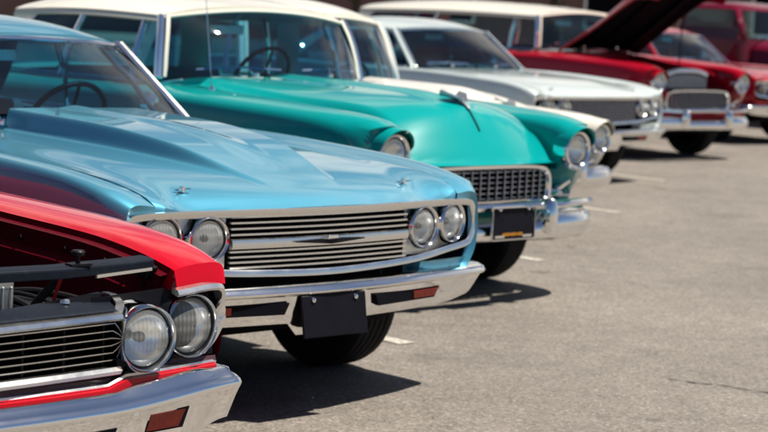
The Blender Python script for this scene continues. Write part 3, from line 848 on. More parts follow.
#SECTION red
def red_car(loc, rz):
    car = empty('classic_car', (loc[0], loc[1], 0), rz, 'bright red car with open engine bay and twin round headlights, nearest the camera', 'car', 'classic cars parked in a row')
    pm = M['red']
    rows = [
     (-.165, [(.735, .824), (.757, .832), (.868, .840), (.888, .828), (.898, .77), (.903, .70), (.898, .60), (.87, .55)]),
     (-.30, [(.735, .847), (.765, .860), (.884, .867), (.910, .849), (.925, .77), (.93, .66), (.915, .55), (.87, .45)]),
     (-.55, [(.735, .868), (.770, .883), (.890, .889), (.920, .868), (.940, .78), (.945, .65), (.93, .45), (.90, .28)]),
     (-1.0, [(.730, .878), (.770, .894), (.894, .899), (.925, .876), (.945, .79), (.950, .65), (.935, .45), (.90, .27)]),
     (-1.6, [(.730, .890), (.780, .905), (.895, .905), (.926, .880), (.947, .79), (.953, .65), (.937, .45), (.90, .25)]),
     (-3.6, [(.735, .925), (.830, .935), (.900, .930), (.927, .905), (.947, .80), (.952, .65), (.935, .45), (.90, .26)]),
     (-4.85, [(.690, .885), (.790, .90), (.850, .895), (.870, .87), (.880, .78), (.882, .66), (.87, .52), (.83, .42)])]
    wheels = (-.90, -3.75)
    us = body_us(-.165, -4.85, wheels)
    BR = body_rows(rows, us, wheels)
    xs = [r[0] for r in rows]
    def seam(u): return pchip(xs, [r[1][0][0] for r in rows], u), pchip(xs, [r[1][0][1] for r in rows], u)
    mb = MB()
    for s in (1, -1):
        mb.grid([[(u, v*s, z) for v, z in Q] for u, Q in zip(us, BR)], flip=s < 0)
        # blunt front end of the fender: leans forward to the brow
        top = [(v, z) for v, z in BR[0] if z > .81]
        a = [(-.165, v*s, z) for v, z in top]
        b = [(-.150, v*s, z-.004) for v, z in top]
        c = [(-.138, lerp(v, .79, .03)*s, .777+.004*(v-.73)/.17) for v, z in top]
        mb.grid([a, b]); mb.grid([b, c])
        # inner side of the fender nose
        mb.grid([[(-.165, .735*s, .824), (-.150, .735*s, .820), (-.138, .735*s, .777)], [(-.20, .727*s, .77), (-.18, .727*s, .77), (-.145, .727*s, .771)]])
    def deckrow(u, cr):
        v0, z0 = seam(u); return [(u, v0*s, z0+cr*(1-s*s)) for s in [-1+i/8 for i in range(17)]]
    mb.grid([deckrow(u, .02) for u in us_range(-3.55, -4.85, .1)])
    mb.grid([deckrow(u, .015) for u in us_range(-1.66, -1.98, .1)])
    mb.poly([(-4.85, v*s, z) for s in (1, -1) for v, z in (BR[-1] if s > 0 else BR[-1][::-1])])
    mb.build('body', pm, car, sharp=30)
    # inner fenders with a pressed crease
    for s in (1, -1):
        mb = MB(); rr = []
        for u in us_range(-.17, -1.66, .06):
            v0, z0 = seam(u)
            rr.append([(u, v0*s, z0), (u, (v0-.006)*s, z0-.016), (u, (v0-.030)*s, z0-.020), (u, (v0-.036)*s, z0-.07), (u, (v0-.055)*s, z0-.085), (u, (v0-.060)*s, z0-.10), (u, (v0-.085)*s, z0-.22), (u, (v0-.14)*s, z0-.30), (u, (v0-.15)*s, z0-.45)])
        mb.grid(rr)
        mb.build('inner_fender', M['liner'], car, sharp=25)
        for u, dz in ((-.235, .06), (-.30, .04), (-.42, .045), (-.62, .05), (-.85, .05)):
            mb = MB(); v0, z0 = seam(u); mb.lathe([(.008, 0), (.007, .005), (.001, .006)], (u, (v0-.036)*s, z0-dz), (0, -s, 0), 8)
            mb.build('fender_bolt', M['engine'], car)
        mb = MB(); mb.prism([(-.27, .715*s, .845), (-.19, .715*s, .825), (-.21, .715*s, .79), (-.27, .715*s, .80)], (0, -.03*s, 0)); mb.build('fender_bracket', M['black'], car, bevel=.004)
    # firewall
    mb = MB(); mb.grid([[(-1.66, v, .90) for v in us_range(-.73, .73, .2)], [(-1.68, v, .40) for v in us_range(-.73, .73, .2)]]); mb.build('firewall', M['grey'], car)
    # core support bar
    mb = MB()
    path = [(-.205, -.69, .838), (-.19, -.60, .834), (-.170, -.44, .832), (-.165, -.2, .832), (-.165, 0, .832), (-.165, .2, .832), (-.165, .40, .832), (-.172, .46, .834), (-.195, .60, .834), (-.205, .69, .838)]
    mb.sweep(path, [(-.030, -.012), (.024, -.016), (.026, .008), (.020, .014), (-.028, .016)])
    sup = mb.build('radiator_support', M['grey'], car, sharp=30, bevel=.003)
    mb = MB(); mb.lathe([(.006, -.01), (.006, .02), (.016, .021), (.018, .030), (.014, .034), (.001, .034)], (-.165, .455, .85), (0, 0, 1), 14)
    mb.box((-.16, .455, .849), (.03, .06, .006)); mb.build('hood_latch', M['black'], sup)
    mb = MB(); mb.sweep([(-.148, .50, .818), (-.172, .60, .820), (-.180, .685, .824)], [(-.003, -.004), (.003, -.004), (.003, .004), (-.003, .004)]); mb.build('support_trim', M['alu'], sup)
    # radiator
    mb = MB(); mb.box((-.34, 0, .56), (.05, .62, .42)); rad = mb.build('radiator', M['fins'], car)
    mb = MB()
    for s in (1, -1):
        mb.box((-.335, s*.335, .57), (.07, .04, .45))
        for k in (-.012, .012): mb.tube([(-.296, s*.335+k, .35), (-.296, s*.335+k, .78)], .003, 6)
    mb.box((-.335, 0, .785), (.075, .70, .02))
    mb.lathe([(.03, 0), (.03, .025), (.001, .03)], (-.335, .12, .79), (0, 0, 1), 16)
    mb.build('radiator_tank', M['brushed'], rad, bevel=.004)
    # engine block, air cleaner, battery, hoses
    mb = MB(); mb.box((-1.0, 0, .56), (.72, .50, .34))
    for s in (1, -1): mb.box((-.98, s*.27, .72), (.58, .13, .09), Matrix.Rotation(R(-25*s), 3, 'X'))
    mb.build('engine', M['engine'], car, bevel=.012)
    mb = MB(); mb.lathe([(.17, 0), (.185, .015), (.185, .06), (.10, .075), (.001, .08)], (-1.02, 0, .78), (0, 0, 1), 28); mb.build('air_cleaner', M['chrome'], car)
    mb = MB(); mb.box((-.56, .54, .60), (.26, .16, .20)); mb.box((-.56, .54, .705), (.24, .14, .01)); mb.build('battery', M['black'], car, bevel=.008)
    mb = MB(); mb.tube(crom([(-.33, .26, .77), (-.45, .25, .80), (-.62, .18, .76)], 6), .025, 10); mb.tube(crom([(-.40, .42, .55), (-.36, .44, .70), (-.30, .47, .78), (-.24, .46, .82)], 6), .012, 8); mb.build('hose', M['rubber'], car)
    for k in range(4):
        mb = MB(); v = .40+.07*k
        mb.tube(crom([(-.30-.05*k, v, .45), (-.32, v+.03, .62+.02*k), (-.42-.04*k, v-.02, .72), (-.70, v-.10, .70)], 6), .006+.003*(k % 2), 8); mb.build('hose', M['rubber'], car)
    mb = MB(); mb.tube(crom([(-.28, .43, .45), (-.262, .432, .62), (-.235, .43, .74), (-.20, .435, .825)], 6), .0045, 6); mb.build('cable', M['wire'], car)
    mb = MB(); mb.box((-.20, .40, .70), (.015, .02, .012)); mb.build('bracket', M['alu'], car)
    # grille
    gu = lambda v: -.022-.072*(abs(v)/.55)**1.3
    gw = .535
    mb = MB(); mb.grid([[(gu(v)-.075, v, .735), (gu(v)-.075, v, .57)] for v in us_range(-.56, .56, .08)])
    mb.build('grille_backing', M['dark'], car)
    mb = MB()
    vs = us_range(-gw, gw, .05)
    mb.sweep([(gu(v), v, .727) for v in vs], [(-.030, .004), (-.026, -.006), (.010, -.012), (.016, -.006), (.012, .004), (-.02, .010)])
    mb.sweep([(gu(v)+.002, v, .590) for v in vs], [(-.016, -.008), (.010, -.010), (.016, 0), (.008, .009), (-.014, .008)])
    for s in (1, -1):
        mb.sweep([(gu(gw)-.005, gw*s, .735), (gu(gw)-.03, (gw+.02)*s, .748), (gu(gw)-.10, (gw+.045)*s, .758), (gu(gw)-.15, (gw+.05)*s, .757)], [(-.010, -.004), (.010, -.004), (.010, .005), (-.010, .005)])
    grille = mb.build('grille', M['alu'], car, sharp=40)
    mb = MB()
    for k in range(6):
        zb = .611+.0185*k
        mb.cur = 0; mb.sweep([(gu(v)-.018, v, zb) for v in vs], [(-.030, -.0024), (.002, -.0024), (.003, 0), (.002, .0024), (-.030, .0024)])
        mb.cur = 1; mb.sweep([(gu(v)-.0145, v, zb+.0012) for v in vs], [(-.0010, -.0011), (.0010, -.0011), (.0012, .0011), (-.0010, .0011)])
    mb.cur = 0
    for k in range(9):
        v = -.50+.125*k
        mb.box((gu(v)-.036, v, .656), (.030, .006, .125))
    for s in (1, -1): mb.box((gu(.53)-.03, .545*s, .658), (.05, .022, .15))
    mb.build('grille_bars', [M['black'], M['alu']], grille)
    # header panel above the grille
    mb = MB(); rr = []
    for v in us_range(-.585, .585, .03):
        d = .02+.135*(abs(v)/.585)**1.4
        rr.append([(gu(v)-.006, v, .737), (gu(v)-.012, v, .742), (gu(v)-.012-d*.5, v, .748), (gu(v)-.012-d, v, .757), (gu(v)-.018-d, v, .757), (gu(v)-.018-d, v, .72)])
    mb.grid(rr); hp = mb.build('header_panel', M['grey'], car, sharp=25)
    for v in (-.42, .42):
        mb = MB(); mb.lathe([(.014, 0), (.012, .008), (.001, .010)], (gu(v)-.09, v, .754), (0, 0, 1), 10)
        mb.build('header_bolt', M['alu'], hp)
    # lamps
    for s in (1, -1):
        headlight(car, (-.080, .612*s, .664), .077, .088, .10, R(2)*s, R(1))
        headlight(car, (-.135, .784*s, .677), .077, .087, .10, R(4)*s, R(1))
        mb = MB()   # dark lamp bucket
        mb.grid([[(-.17, .50*s, .76), (-.17, .72*s, .775), (-.19, .895*s, .775)], [(-.17, .50*s, .66), (-.17, .72*s, .67), (-.19, .895*s, .67)], [(-.16, .50*s, .575), (-.16, .72*s, .58), (-.18, .895*s, .59)]])
        mb.build('lamp_housing', M['black'], car)
        # chrome brow over the outer lamp, turning down the outside
        mb = MB()
        mb.sweep(crom([(-.124, .722*s, .768), (-.126, .78*s, .774), (-.136, .84*s, .777), (-.148, .876*s, .770), (-.160, .890*s, .738), (-.162, .893*s, .69), (-.165, .870*s, .64), (-.16, .83*s, .605)], 5),
                 [(-.016, -.006), (.012, -.008), (.018, 0), (.010, .010), (-.012, .008)], up=(.2, 0, 1) if s > 0 else (.2, 0, 1))
        mb.build('headlight_brow', M['alu'], car, sharp=50)
    # gravel pan with bright lip and red edge
    pu = lambda v: plan(v, .012, .135, .9, 2.0)
    vs2 = us_range(-.885, .885, .03)
    def lip(v): return .014*smooth01((abs(v)-.50)/.05)
    mb = MB(); mb.grid([[(gu(min(.55, abs(v)))-.07, v, .588), (gu(min(.55, abs(v)))-.016-.05*smooth01((abs(v)-.5)/.1), v, .577-.004*smooth01((abs(v)-.5)/.1)), (pu(v)-.056, v, .557+lip(v)*1.2), (pu(v)-.058, v, .52)] for v in vs2]); mb.build('gravel_pan', M['shadedpan'], car, sharp=60)
    mb = MB(); mb.sweep([(pu(v)-.050, v, .554+lip(v)*1.3) for v in vs2], [(-.016, -.006), (.004, -.007), (.008, .0), (.004, .005), (-.018, .007)]); mb.build('pan_trim', M['alu'], car)
    mb = MB(); mb.grid([[(pu(v)-.046, v, .549+lip(v)*1.3), (pu(v)-.038, v, .546+lip(v)*1.3), (pu(v)-.036, v, .52), (pu(v)-.05, v, .50)] for v in vs2]); mb.build('lower_edge', pm, car, sharp=60)
    # bumper
    half = [(.022, 0.0), (.014, .2), (-.004, .4), (-.030, .58), (-.058, .72), (-.082, .82), (-.108, .91), (-.116, .935), (-.135, .948), (-.17, .954), (-.32, .96), (-.5, .965)]
    path = [(u, -v) for u, v in half[:0:-1]]+[(u, v) for u, v in half]
    path = [(p.x, p.y) for p in crom([(u, v, 0) for u, v in path], 6)]
    def bprof(v, u):
        a = abs(v); tk = smooth01((a-.76)/.16); st = smooth01((a-.535)/.03)*(1-smooth01((a-.80)/.08))
        zb = pchip([0, .5, .8, .9, 1.0], [.355, .36, .385, .405, .41], a)
        rz_ = .020*smooth01((a-.45)/.45)
        L = [(-.085, .525), (-.072, .538+.005*st), (-.048, .539+.007*st), (-.036, .536+.005*st), (-.030, .527), (-.012, .517), (-.001, .508), (.003, .498), (.0, .490), (-.004, .482)]
        for t in (.25, .5, .75, .92, 1): L.append((-.006-.014*t, lerp(.480, zb, t)))
        L.append((-.07, zb+.01))
        return [(d, z+rz_) for d, z in L]
    def slant(p):
        u, v, z = p; k = min(1, max(0, (.500-z)/.13))
        return (u, v*(1-.03*k*smooth01((abs(v)-.60)/.30)), z)
    bump = bumper_grid(car, 'bumper', path, bprof, M['chrome'], slant)
    pub = lambda v: pchip([h[1] for h in half], [h[0] for h in half], abs(v))
    for s in (1, -1):
        for nm, v0, v1, zt, zb, mat, dd in (('bumper_slot', .24, .495, .458, .415, M['dark'], .0), ('lamp_recess', .600, .742, .482, .430, M['dark'], .0), ('turn_signal', .606, .726, .477, .435, M['amber'], .0015)):
            mb = MB()
            o_ = .0005
            pts = [(pub(v0)-.006+dd, v0*s, zt), (pub(v1)-.006+dd, v1*s, zt), (pub(v1-.02)-.0105+dd, (v1-.02)*s, zb), (pub(v0)-.0105+dd, (v0-.012)*s, zb)]
            mb.prism(pts, (-.03, 0, 0)); mb.build(nm, mat, bump)  # bumper slot and lamp recess are dark blocks standing for shaded hollows
        mb = MB(); mb.lathe([(.012, -.004), (.012, .002), (.009, .005), (.001, .006)], (pub(.55)-.006, .55*s, .482), (1, 0, 0), 14)
        mb.build('bumper_bolt', M['chrome'], bump)
    mb = MB(); mb.box((.012, 0, .42), (.01, .31, .155)); mb.build('licence_plate', M['plate'], bump, bevel=.004)
    # raised hood
    mb = MB(); pv = Vector((-1.66, 0, .92)); rot = Matrix.Rotation(R(-58), 3, 'Y'); rr = []
    for u in us_range(-.10, -1.64, .08):
        rr.append([rot @ (Vector((u, v, lerp(.80, .925, smooth01((-u)/1.2))-.02*(v/.7)**2))-pv)+pv for v in us_range(-.72, .72, .08)])
    mb.grid(rr); mb.build('hood', pm, car, solid=.025)
    mb = MB(); mb.tube([(-1.35, .68, .84), rot @ (Vector((-.9, .66, .86))-pv)+pv], .010, 6); mb.build('hood_prop', M['black'], car)
    for u in wheels:
        for s in (1, -1): wheel(car, u, .755*s, .335, .21)
    mb = MB(); mb.prism([(-.25, -.58, .38), (-.35, -.58, .28), (-1.3, -.58, .22), (-3.3, -.58, .22), (-4.6, -.58, .36), (-4.75, -.58, .5), (-3.6, -.58, .62), (-1.8, -.58, .45), (-1.5, -.58, .42), (-.3, -.58, .40)], (0, 1.16, 0))
    mb.prism([(-1.35, -.86, .27), (-3.25, -.86, .27), (-3.25, -.86, .40), (-1.35, -.86, .40)], (0, 1.72, 0))
    for uw in wheels:
        for s in (1, -1): mb.box((uw, s*.63, .45), (.8, .05, .32))
    mb.build('underbody', M['under'], car)
    P = dict(wb=(-1.66, -1.80, .735, .935, .925), wh=(-2.12, -2.22, .615, 1.30, 1.27), rh=(-3.30, -3.22, .60, 1.30, 1.26), rb=(-3.95, -3.80, .70, .97, .945),
             crown=.06, side_z=.03, roof=pm, pillar=pm, belt=[(-1.82, .80, .925), (-3.5, .77, .935)], sail=(.80, 0), sail_u=-3.42, liner=M['black'])
    greenhouse(car, P)
    interior(car, -1.80, M['black'], ztop=.93, wz=.91)
    return car

#SECTION pickup
def pickup(loc, rz):
    car = empty('pickup_truck', (loc[0], loc[1], 0), rz, 'maroon vintage pickup truck with tall rounded hood, farthest along the row', 'pickup truck', 'classic cars parked in a row')
    pm = M['maroon']
    def sec(u, hw, zb, zt, e=.25):
        return [(u, v*hw, zb+(zt-zb)*(1-abs(v)**4*.25) if abs(v) < 1 else zb) for v in [-1, -.97, -.8, -.5, -.2, 0, .2, .5, .8, .97, 1]]
    mb = MB(); mb.grid([sec(u, pchip([-.05, -.12, -.4, -1.5], [.38, .44, .50, .66], u), .55, pchip([-.05, -.12, -.3, -1.5], [1.05, 1.15, 1.20, 1.30], u)) for u in us_range(-.05, -1.5, .08)])
    mb.poly(sec(-.05, .38, .55, 1.05)); mb.build('hood', pm, car, sharp=50)
    for s in (1, -1):
        mb = MB(); rr = []
        for u in us_range(.0, -1.75, .07):
            t = -u/1.75; zc = pchip([0, .1, .3, .6, 1], [.70, .88, .97, .93, .60], t)
            zb = .45 if abs(u+.75) > .4 else .36+math.sqrt(.16-(u+.75)**2)
            zb = min(zb, zc-.08)
            rr.append([(u, .45*s, zc-.05), (u, .62*s, zc), (u, .78*s, zc-.01), (u, .90*s, zc-.08), (u, .93*s, lerp(zc-.12, zb, .5)), (u, .92*s, zb)])
        mb.grid(rr); mb.poly(rr[0]); mb.build('front_fender', pm, car, sharp=60)
        headlight(car, (.0, .66*s, .86), .085, .105, .2)
    # cab
    mb = MB()
    def loop(z, u0, u1, hw): return [(p.x, p.y, z) for p in crom([(u0, 0, 0), (u0-.06, hw*.8, 0), (u0-.18, hw, 0), (u1+.2, hw, 0), (u1+.03, hw*.85, 0), (u1, 0, 0), (u1+.03, -hw*.85, 0), (u1+.2, -hw, 0), (u0-.18, -hw, 0), (u0-.06, -hw*.8, 0)], 4, True)]
    lv = [(.45, -1.48, -2.95, .80), (.8, -1.48, -2.97, .84), (1.28, -1.50, -2.98, .82)]
    mb.grid([loop(*l) for l in lv], cv=True)
    mb.grid([loop(*l) for l in [(1.72, -1.72, -2.90, .70), (1.78, -1.78, -2.86, .66), (1.83, -1.95, -2.7, .5), (1.845, -2.2, -2.4, .15)]], cv=True); 
    mb.build('cab', pm, car, sharp=60)
    a = loop(1.28, -1.50, -2.98, .82); b = loop(1.72, -1.72, -2.90, .70)
    n = len(a)
    for k0 in (6, 13, 26, 33):
        mb = MB(); mb.grid([[a[k % n] for k in (k0, k0+1, k0+2)], [b[k % n] for k in (k0, k0+1, k0+2)]]); mb.build('cab_pillar', pm, car, solid=.03)
    mb = MB(); mb.grid([[Vector(x).lerp(Vector((-2.2, 0, x[2])), .02) for x in r] for r in (a, b)], cv=True); mb.build('cab_glass', M['clear'], car, sharp=80)
    mb = MB(); mb.prism([(-2.2, -.66, .7), (-2.75, -.66, .7), (-2.85, -.66, 1.45), (-2.70, -.66, 1.45), (-2.6, -.66, .9), (-2.2, -.66, .9)], (0, 1.32, 0)); mb.build('seat', M['redvinyl'], car, bevel=.03)
    # grille, bumper, bed, fenders, wheels
    mb = MB()
    for k in range(6): mb.sweep([(.02-.03*(v/.4)**2, v, .58+.07*k) for v in us_range(-.4, .4, .1)], [(-.02, -.015), (.015, -.012), (.02, 0), (.015, .012), (-.02, .015)])
    mb.build('grille', M['alu'], car)
    mb = MB(); mb.sweep(crom([(-.15, -.95, .47), (.10, -.75, .47), (.16, 0, .47), (.10, .75, .47), (-.15, .95, .47)], 6), [(-.015, -.07), (.012, -.06), (.022, 0), (.012, .06), (-.015, .07)]); mb.build('bumper', M['chrome'], car)
    mb = MB()
    mb.box((-4.0, 0, .62), (1.95, 1.25, .06))
    for s in (1, -1): mb.box((-4.0, .65*s, .82), (1.95, .05, .46)); mb.tube([(-3.03, .65*s, 1.06), (-4.97, .65*s, 1.06)], .03, 8)
    mb.box((-3.02, 0, .83), (.05, 1.3, .46)); mb.box((-4.98, 0, .83), (.05, 1.3, .46)); mb.build('cargo_bed', pm, car, bevel=.01)
    for s in (1, -1):
        mb = MB(); rr = []
        for u in us_range(-3.45, -4.6, .07):
            z = .52+math.sqrt(max(0.01, .36-(u+4.02)**2))*.75; rr.append([(u, .675*s, z), (u, .80*s, z-.01), (u, .90*s, z-.08), (u, .92*s, max(.45, z-.22))])
        mb.grid(rr); mb.build('rear_fender', pm, car, sharp=60)
    for u in (-.75, -4.02):
        for s in (1, -1): wheel(car, u, .78*s, .36, .18)
    mb = MB(); mb.box((-2.4, 0, .45), (4.4, .9, .14)); mb.box((-1.0, 0, .6), (.9, .7, .3)); mb.build('underbody', M['under'], car)
    wiper(car, (-1.47, -.6, 1.315), (-1.44, -.15, 1.32), (-1.44, -.35, 1.30))
    return car

#SECTION scene
M['shadedpan'] = paint('shaded pan paint', (.10, .05, .06), .2, .4, .6)  # shade below the grille is put into this dull pan colour
ROW = 'classic cars parked in a row'
red_car((-.99, 4.494), -.86)
sixties_car('classic_car', (-.158, 7.238), -.793, 'metallic blue hardtop with raised hood bulge, between the red and turquoise cars', 'car', ROW,
            dict(paint=M['blue'], roof=M['blue'], bulge=True, seat=M['vinyl'], pillar=M['alu']))
fifties_car('classic_car', (.593, 10.221), -.788, 'turquoise sedan with white roof, visored headlights and chrome hood ornament', 'car', ROW,
            dict(paint=M['turq'], roof=M['white'], pillar=M['chrome'], seat=M['tealvinyl'], plate=True, antenna=True))
fifties_car('classic_car', (1.04, 13.30), -.79, 'low ivory car half hidden behind the turquoise sedan', 'car', ROW,
            dict(paint=M['cream'], roof=M['cream'], seat=M['creamvinyl'], zs=.85, hump=.075,
                 gh=dict(wb=(-1.80, -2.20, .775, .96, .925), wh=(-2.22, -2.34, .69, 1.435, 1.385), rh=(-3.5, -3.45, .64, 1.43, 1.37), apil=(.07, .04), crown=.12, pillar=M['silver'])))  # ivory pillars take the silver paint to carry their shade
sixties_car('classic_car', (1.995, 17.956), -.80, 'pale silver car with dark grid grille and paired headlights, beside the red wagon', 'car', ROW,
            dict(paint=M['silver'], roof=M['silver'], w=1.03, dz=.02, crate=True, glass=M['darkglass'], sglass=M['glass'], seat=M['vinyl'], plate=False))
fifties_car('classic_car', (3.45, 21.8), -.85, 'red and white station wagon with its hood raised over the engine', 'station wagon', ROW,
            dict(paint=M['deepred'], roof=M['white'], pillar=M['chrome'], seat=M['redvinyl'], wagon=True, open=38, zs=1.06))
sixties_car('classic_car', (5.30, 25.6), -.80, 'glossy red car cut by the right edge of the photo', 'car', ROW,
            dict(paint=M['deepred'], roof=M['deepred'], w=1.02, dz=.03, crate=True, seat=M['redvinyl'], plate=False))
pickup((6.9, 29.4), -.80)

# ground
def asphalt():
    m, nt, b = newmat('asphalt')
    n1 = noise(nt, .55, 6, .6); n2 = noise(nt, 38, 6, .7); n3 = noise(nt, 6, 5, .6)
    tc = N(nt, 'ShaderNodeTexCoord'); vo = N(nt, 'ShaderNodeTexVoronoi'); vo.inputs['Scale'].default_value = 120
    nt.links.new(tc.outputs['Object'], vo.inputs['Vector'])
    c1 = mixcol(nt, maprange(nt, n1.outputs['Fac'], .3, .7, 0, 1), (.155, .137, .119), (.225, .200, .174))
    def mul(a, f):
        mm = N(nt, 'ShaderNodeMix'); mm.data_type = 'RGBA'; mm.blend_type = 'MULTIPLY'; mm.inputs['Factor'].default_value = 1
        nt.links.new(a, mm.inputs['A']); nt.links.new(f, mm.inputs['B']); return mm.outputs['Result']
    c2 = mul(c1, maprange(nt, n2.outputs['Fac'], .32, .68, .66, 1.3))
    c3 = mul(c2, maprange(nt, n3.outputs['Fac'], .3, .7, .85, 1.12))
    sep = N(nt, 'ShaderNodeSeparateColor'); nt.links.new(vo.outputs['Color'], sep.inputs[0])
    c4 = mul(c3, maprange(nt, sep.outputs[0], .0, 1, .72, 1.22))
    c4 = mul(c4, maprange(nt, sep.outputs[2], .90, .96, 1, 1.5))
    n5 = noise(nt, .9, 7, .62); c4 = mul(c4, maprange(nt, n5.outputs['Fac'], .56, .72, 1, .62))
    n6 = noise(nt, 2.7, 3, .5); c4 = mul(c4, maprange(nt, n6.outputs['Fac'], .66, .72, 1, .6))
    c5 = mul(c4, maprange(nt, sep.outputs[1], .90, .95, 1, .42))
    nt.links.new(c5, b.inputs['Base Color']); b.inputs['Roughness'].default_value = .82
    ad = N(nt, 'ShaderNodeMath'); ad.operation = 'ADD'
    nt.links.new(n2.outputs['Fac'], ad.inputs[0]); nt.links.new(sep.outputs[0], ad.inputs[1])
    bump(nt, b, ad.outputs[0], .5, .004)
    return m
mb = MB(); mb.grid([[(x, y, 0) for x in (-300, -20, 20, 300)] for y in (-300, -10, 50, 400)])
tag(mb.build('asphalt_ground', asphalt(), sharp=180), 'sunlit grey asphalt of the car park', kind='structure')
lm, nt, b = newmat('worn line paint')
n = noise(nt, 30, 8, .75)
nt.links.new(mixcol(nt, maprange(nt, n.outputs['Fac'], .38, .58, 0, 1), (.62, .58, .50), (.26, .235, .20)), b.inputs['Base Color']); b.inputs['Roughness'].default_value = .8
F_ = Vector((math.cos(.79), -math.sin(.79), 0)); L_ = Vector((math.sin(.79), math.cos(.79), 0))
for k, (x, y) in enumerate(((-1.71, 6.2), (.137, 8.98), (.99, 12.28), (1.84, 15.576), (2.645, 18.905), (3.6, 22.6), (4.5, 26))):
    e = Vector((x, y, .004)); rr = []
    for i in range(40):
        p = e-F_*(i*.13); w = .047+.004*math.sin(i*1.7+k)
        rr.append([p-L_*w, p+L_*w])
    mb = MB(); mb.grid(rr); tag(mb.build('parking_line', lm), 'worn white parking line painted on the asphalt', kind='structure', group='painted parking lines')
# crack in the asphalt, lower right
crm = plain('crack filler', (.035, .030, .028), .8)
mb = MB(); pts = crom([(1.24, 8.40, .004), (1.36, 8.33, .004), (1.47, 8.30, .004), (1.60, 8.20, .004), (1.75, 8.17, .004), (1.95, 8.06, .004)], 5); rr = []
for i, p in enumerate(pts):
    w = .006+.004*math.sin(i*2.1)+.002*math.sin(i*5.3); rr.append([p+Vector((.2*w, -w, 0)), p+Vector((-.2*w, w, 0))])
mb.grid(rr); tag(mb.build('crack', crm), 'dark crack in the asphalt near the right edge', kind='structure')

# background: trees and a low brick building beyond the car park
leafm, nt, b = newmat('leaves'); n = noise(nt, 1.2, 4)
nt.links.new(mixcol(nt, maprange(nt, n.outputs['Fac'], .35, .65, 0, 1), (.035, .075, .02), (.07, .12, .03)), b.inputs['Base Color']); b.inputs['Roughness'].default_value = .6
bark = plain('bark', (.09, .065, .045), .9)
def make_tree(seed):
    rnd = random.Random(seed)
    t = empty('broadleaf_tree', (0, 0, 0))
    mb = MB(); mb.tube(crom([(0, 0, 0), (.08, .03, 1.2), (.0, .1, 2.4), (.1, .05, 4.6)], 4), .2, 8, scale=lambda t: 1.2-.9*t)
    tips = []
    for k in range(7):
        a = k*.9+rnd.random(); z = 2+.35*k; e = Vector((math.cos(a)*1.7, math.sin(a)*1.7, z+1.4)); tips.append(e)
        mb.tube(crom([(0.03, .05, z), (math.cos(a)*.8, math.sin(a)*.8, z+.7), e], 4), .07, 6, scale=lambda t: 1-.7*t)
    mb.build('trunk', bark, t)
    mb = MB()
    cl = [e+Vector((rnd.uniform(-.9, .9), rnd.uniform(-.9, .9), rnd.uniform(-.6, 1.0))) for e in tips for _ in range(4)]
    for c in cl:
        r = rnd.uniform(.55, 1.0)
        for _ in range(75):
            d = Vector((rnd.gauss(0, 1), rnd.gauss(0, 1), rnd.gauss(0, .8))).normalized()*r*rnd.random()**.4
            p = c+d; a = Vector((rnd.gauss(0, 1), rnd.gauss(0, 1), rnd.gauss(0, 1))).normalized(); bb = a.orthogonal().normalized()
            q = rnd.uniform(.09, .17); mb.poly([p-a*q, p+bb*q*.6, p+a*q, p-bb*q*.6])
    mb.build('crown', leafm, t, smooth=False)
    return t
proto = make_tree(3)
spots = [(-14, 58), (-7, 60), (-1, 57), (5, 62), (10, 58), (15, 63), (21, 60), (28, 64)]
for i, (x, y) in enumerate(spots):
    if i == 0: t = proto
    else:
        t = proto.copy(); COL.objects.link(t)
        for ch in proto.children:
            c = ch.copy(); COL.objects.link(c); c.parent = t
    s = 1+.25*math.sin(i*2.3); t.location = (x, y, 0); t.rotation_euler = (0, 0, i*1.3); t.scale = (s*1.2, s*1.2, s)
    tag(t, 'dark green tree in the blurred line beyond the parked cars', 'tree', 'trees beyond the car park')
brick, nt, b = newmat('brown brick')
tc = N(nt, 'ShaderNodeTexCoord'); bt = N(nt, 'ShaderNodeTexBrick'); bt.inputs['Scale'].default_value = 4
bt.inputs['Color1'].default_value = (.19, .085, .06, 1); bt.inputs['Color2'].default_value = (.14, .06, .045, 1); bt.inputs['Mortar'].default_value = (.25, .22, .2, 1)
mp = N(nt, 'ShaderNodeMapping'); mp.inputs['Rotation'].default_value = (R(90), 0, 0)
nt.links.new(tc.outputs['Object'], mp.inputs[0]); nt.links.new(mp.outputs[0], bt.inputs[0]); nt.links.new(bt.outputs['Color'], b.inputs['Base Color']); b.inputs['Roughness'].default_value = .85
bd = empty('brick_building', (2, 78, 0), 0, 'low brown brick building far behind the cars', 'building')
mb = MB(); mb.box((0, 4, 2.1), (60, 8, 4.2)); mb.build('wall', brick, bd)
mb = MB(); mb.box((0, 4, 4.35), (61, 9, .3)); mb.build('roof', plain('roof edge', (.3, .28, .25), .7), bd)
for k in range(9):
    x = -26+6.5*k
    mb = MB()
    for a, c, d in (((x-1.1, -.02, 1.9), None, (.1, .12, 1.6)), ((x+1.1, -.02, 1.9), None, (.1, .12, 1.6)), ((x, -.02, 2.75), None, (2.3, .12, .1)), ((x, -.02, 1.05), None, (2.3, .16, .1))): mb.box(a, d)
    w = mb.build('window', M['alu'], bd)
    mb = MB(); mb.box((x, -.01, 1.9), (2.1, .05, 1.6)); mb.build('pane', M['dark'], w)

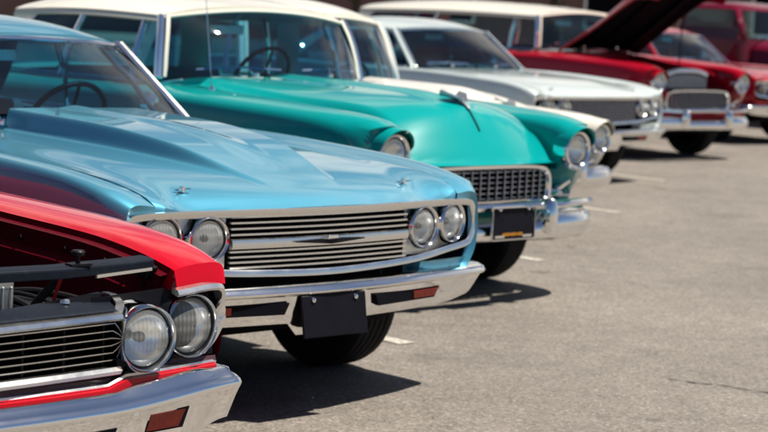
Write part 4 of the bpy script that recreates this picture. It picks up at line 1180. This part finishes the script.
# ------------------------------------------------------------------ light
el, az = R(64), Vector((.995, -.05, 0)).normalized()
sd = Vector((az.x*math.cos(el), az.y*math.cos(el), math.sin(el)))
sun = bpy.data.lights.new('sun', 'SUN'); sun.energy = 5.0; sun.angle = R(.55); sun.color = (1, .93, .82)
so = bpy.data.objects.new('sun', sun); COL.objects.link(so); so.rotation_euler = (-sd).to_track_quat('-Z', 'Y').to_euler(); so.location = sd*30
wd = bpy.data.worlds.new('World'); SC.world = wd; wd.use_nodes = True; nt = wd.node_tree
bg = nt.nodes['Background']; sk = nt.nodes.new('ShaderNodeTexSky'); sk.sky_type = 'NISHITA'; sk.sun_disc = False
sk.sun_elevation = el; sk.sun_rotation = math.atan2(az.x, az.y); sk.air_density = .75; sk.dust_density = .6; sk.ozone_density = 4.0
# bright cloud bank added out of view to whiten paint and chrome reflections
tc = N(nt, 'ShaderNodeTexCoord'); cn = N(nt, 'ShaderNodeTexNoise'); cn.inputs['Scale'].default_value = 3.2; cn.inputs['Detail'].default_value = 8; cn.inputs['Roughness'].default_value = .55
mpg = N(nt, 'ShaderNodeMapping'); mpg.inputs['Scale'].default_value = (1, 1, 2.2); mpg.inputs['Location'].default_value = (.35, .1, .2)
nt.links.new(tc.outputs['Generated'], mpg.inputs[0]); nt.links.new(mpg.outputs[0], cn.inputs[0])
sx = N(nt, 'ShaderNodeSeparateXYZ'); nt.links.new(tc.outputs['Generated'], sx.inputs[0])
def wm(op, a, b_):
    m_ = N(nt, 'ShaderNodeMath'); m_.operation = op
    for i_, x_ in enumerate((a, b_)):
        if isinstance(x_, (int, float)): m_.inputs[i_].default_value = x_
        else: nt.links.new(x_, m_.inputs[i_])
    return m_.outputs[0]
cm = wm('MULTIPLY', maprange(nt, cn.outputs['Fac'], .40, .54, 0, 1), maprange(nt, sx.outputs['Y'], .35, .75, .0, 1))
cm = wm('MULTIPLY', cm, maprange(nt, sx.outputs['Z'], .5, .72, 1, 0))
cm = wm('MULTIPLY', cm, maprange(nt, sx.outputs['Z'], .0, .06, .3, 1))
cmx = N(nt, 'ShaderNodeMix'); cmx.data_type = 'RGBA'; nt.links.new(cm, cmx.inputs['Factor']); nt.links.new(sk.outputs[0], cmx.inputs['A']); cmx.inputs['B'].default_value = (11.5, 11, 10.2, 1)
nt.links.new(cmx.outputs['Result'], bg.inputs[0]); bg.inputs[1].default_value = .05

# ------------------------------------------------------------------ camera
cam = bpy.data.cameras.new('camera'); co = bpy.data.objects.new('camera', cam); COL.objects.link(co); SC.camera = co
p, r = .1045, .048
fw = Vector((0, math.cos(p), -math.sin(p))); R0 = Vector((1, 0, 0)); U0 = Vector((0, math.sin(p), math.cos(p)))
rx = R0*math.cos(r)+U0*math.sin(r); ux = -R0*math.sin(r)+U0*math.cos(r)
mw = Matrix((rx, ux, -fw)).transposed().to_4x4(); mw.translation = (0, 0, 1.521); co.matrix_world = mw
cam.sensor_width = 36; cam.lens = 2000*36/768; cam.clip_end = 1500; cam.clip_start = .1
cam.dof.use_dof = True; cam.dof.focus_distance = 5.7; cam.dof.aperture_fstop = cam.lens/1000/.019
cam.dof.aperture_blades = 9
# ------------------------------------------------------------------ view
vs = SC.view_settings; vs.view_transform = 'Standard'; vs.look = 'None'; vs.gamma = 1; vs.use_curve_mapping = False; vs.exposure = .62
SC.render.engine = 'CYCLES'; cy = SC.cycles
cy.max_bounces = 8; cy.transparent_max_bounces = 16; cy.sample_clamp_indirect = 6; cy.use_denoising = True
cy.caustics_reflective = False; cy.caustics_refractive = False
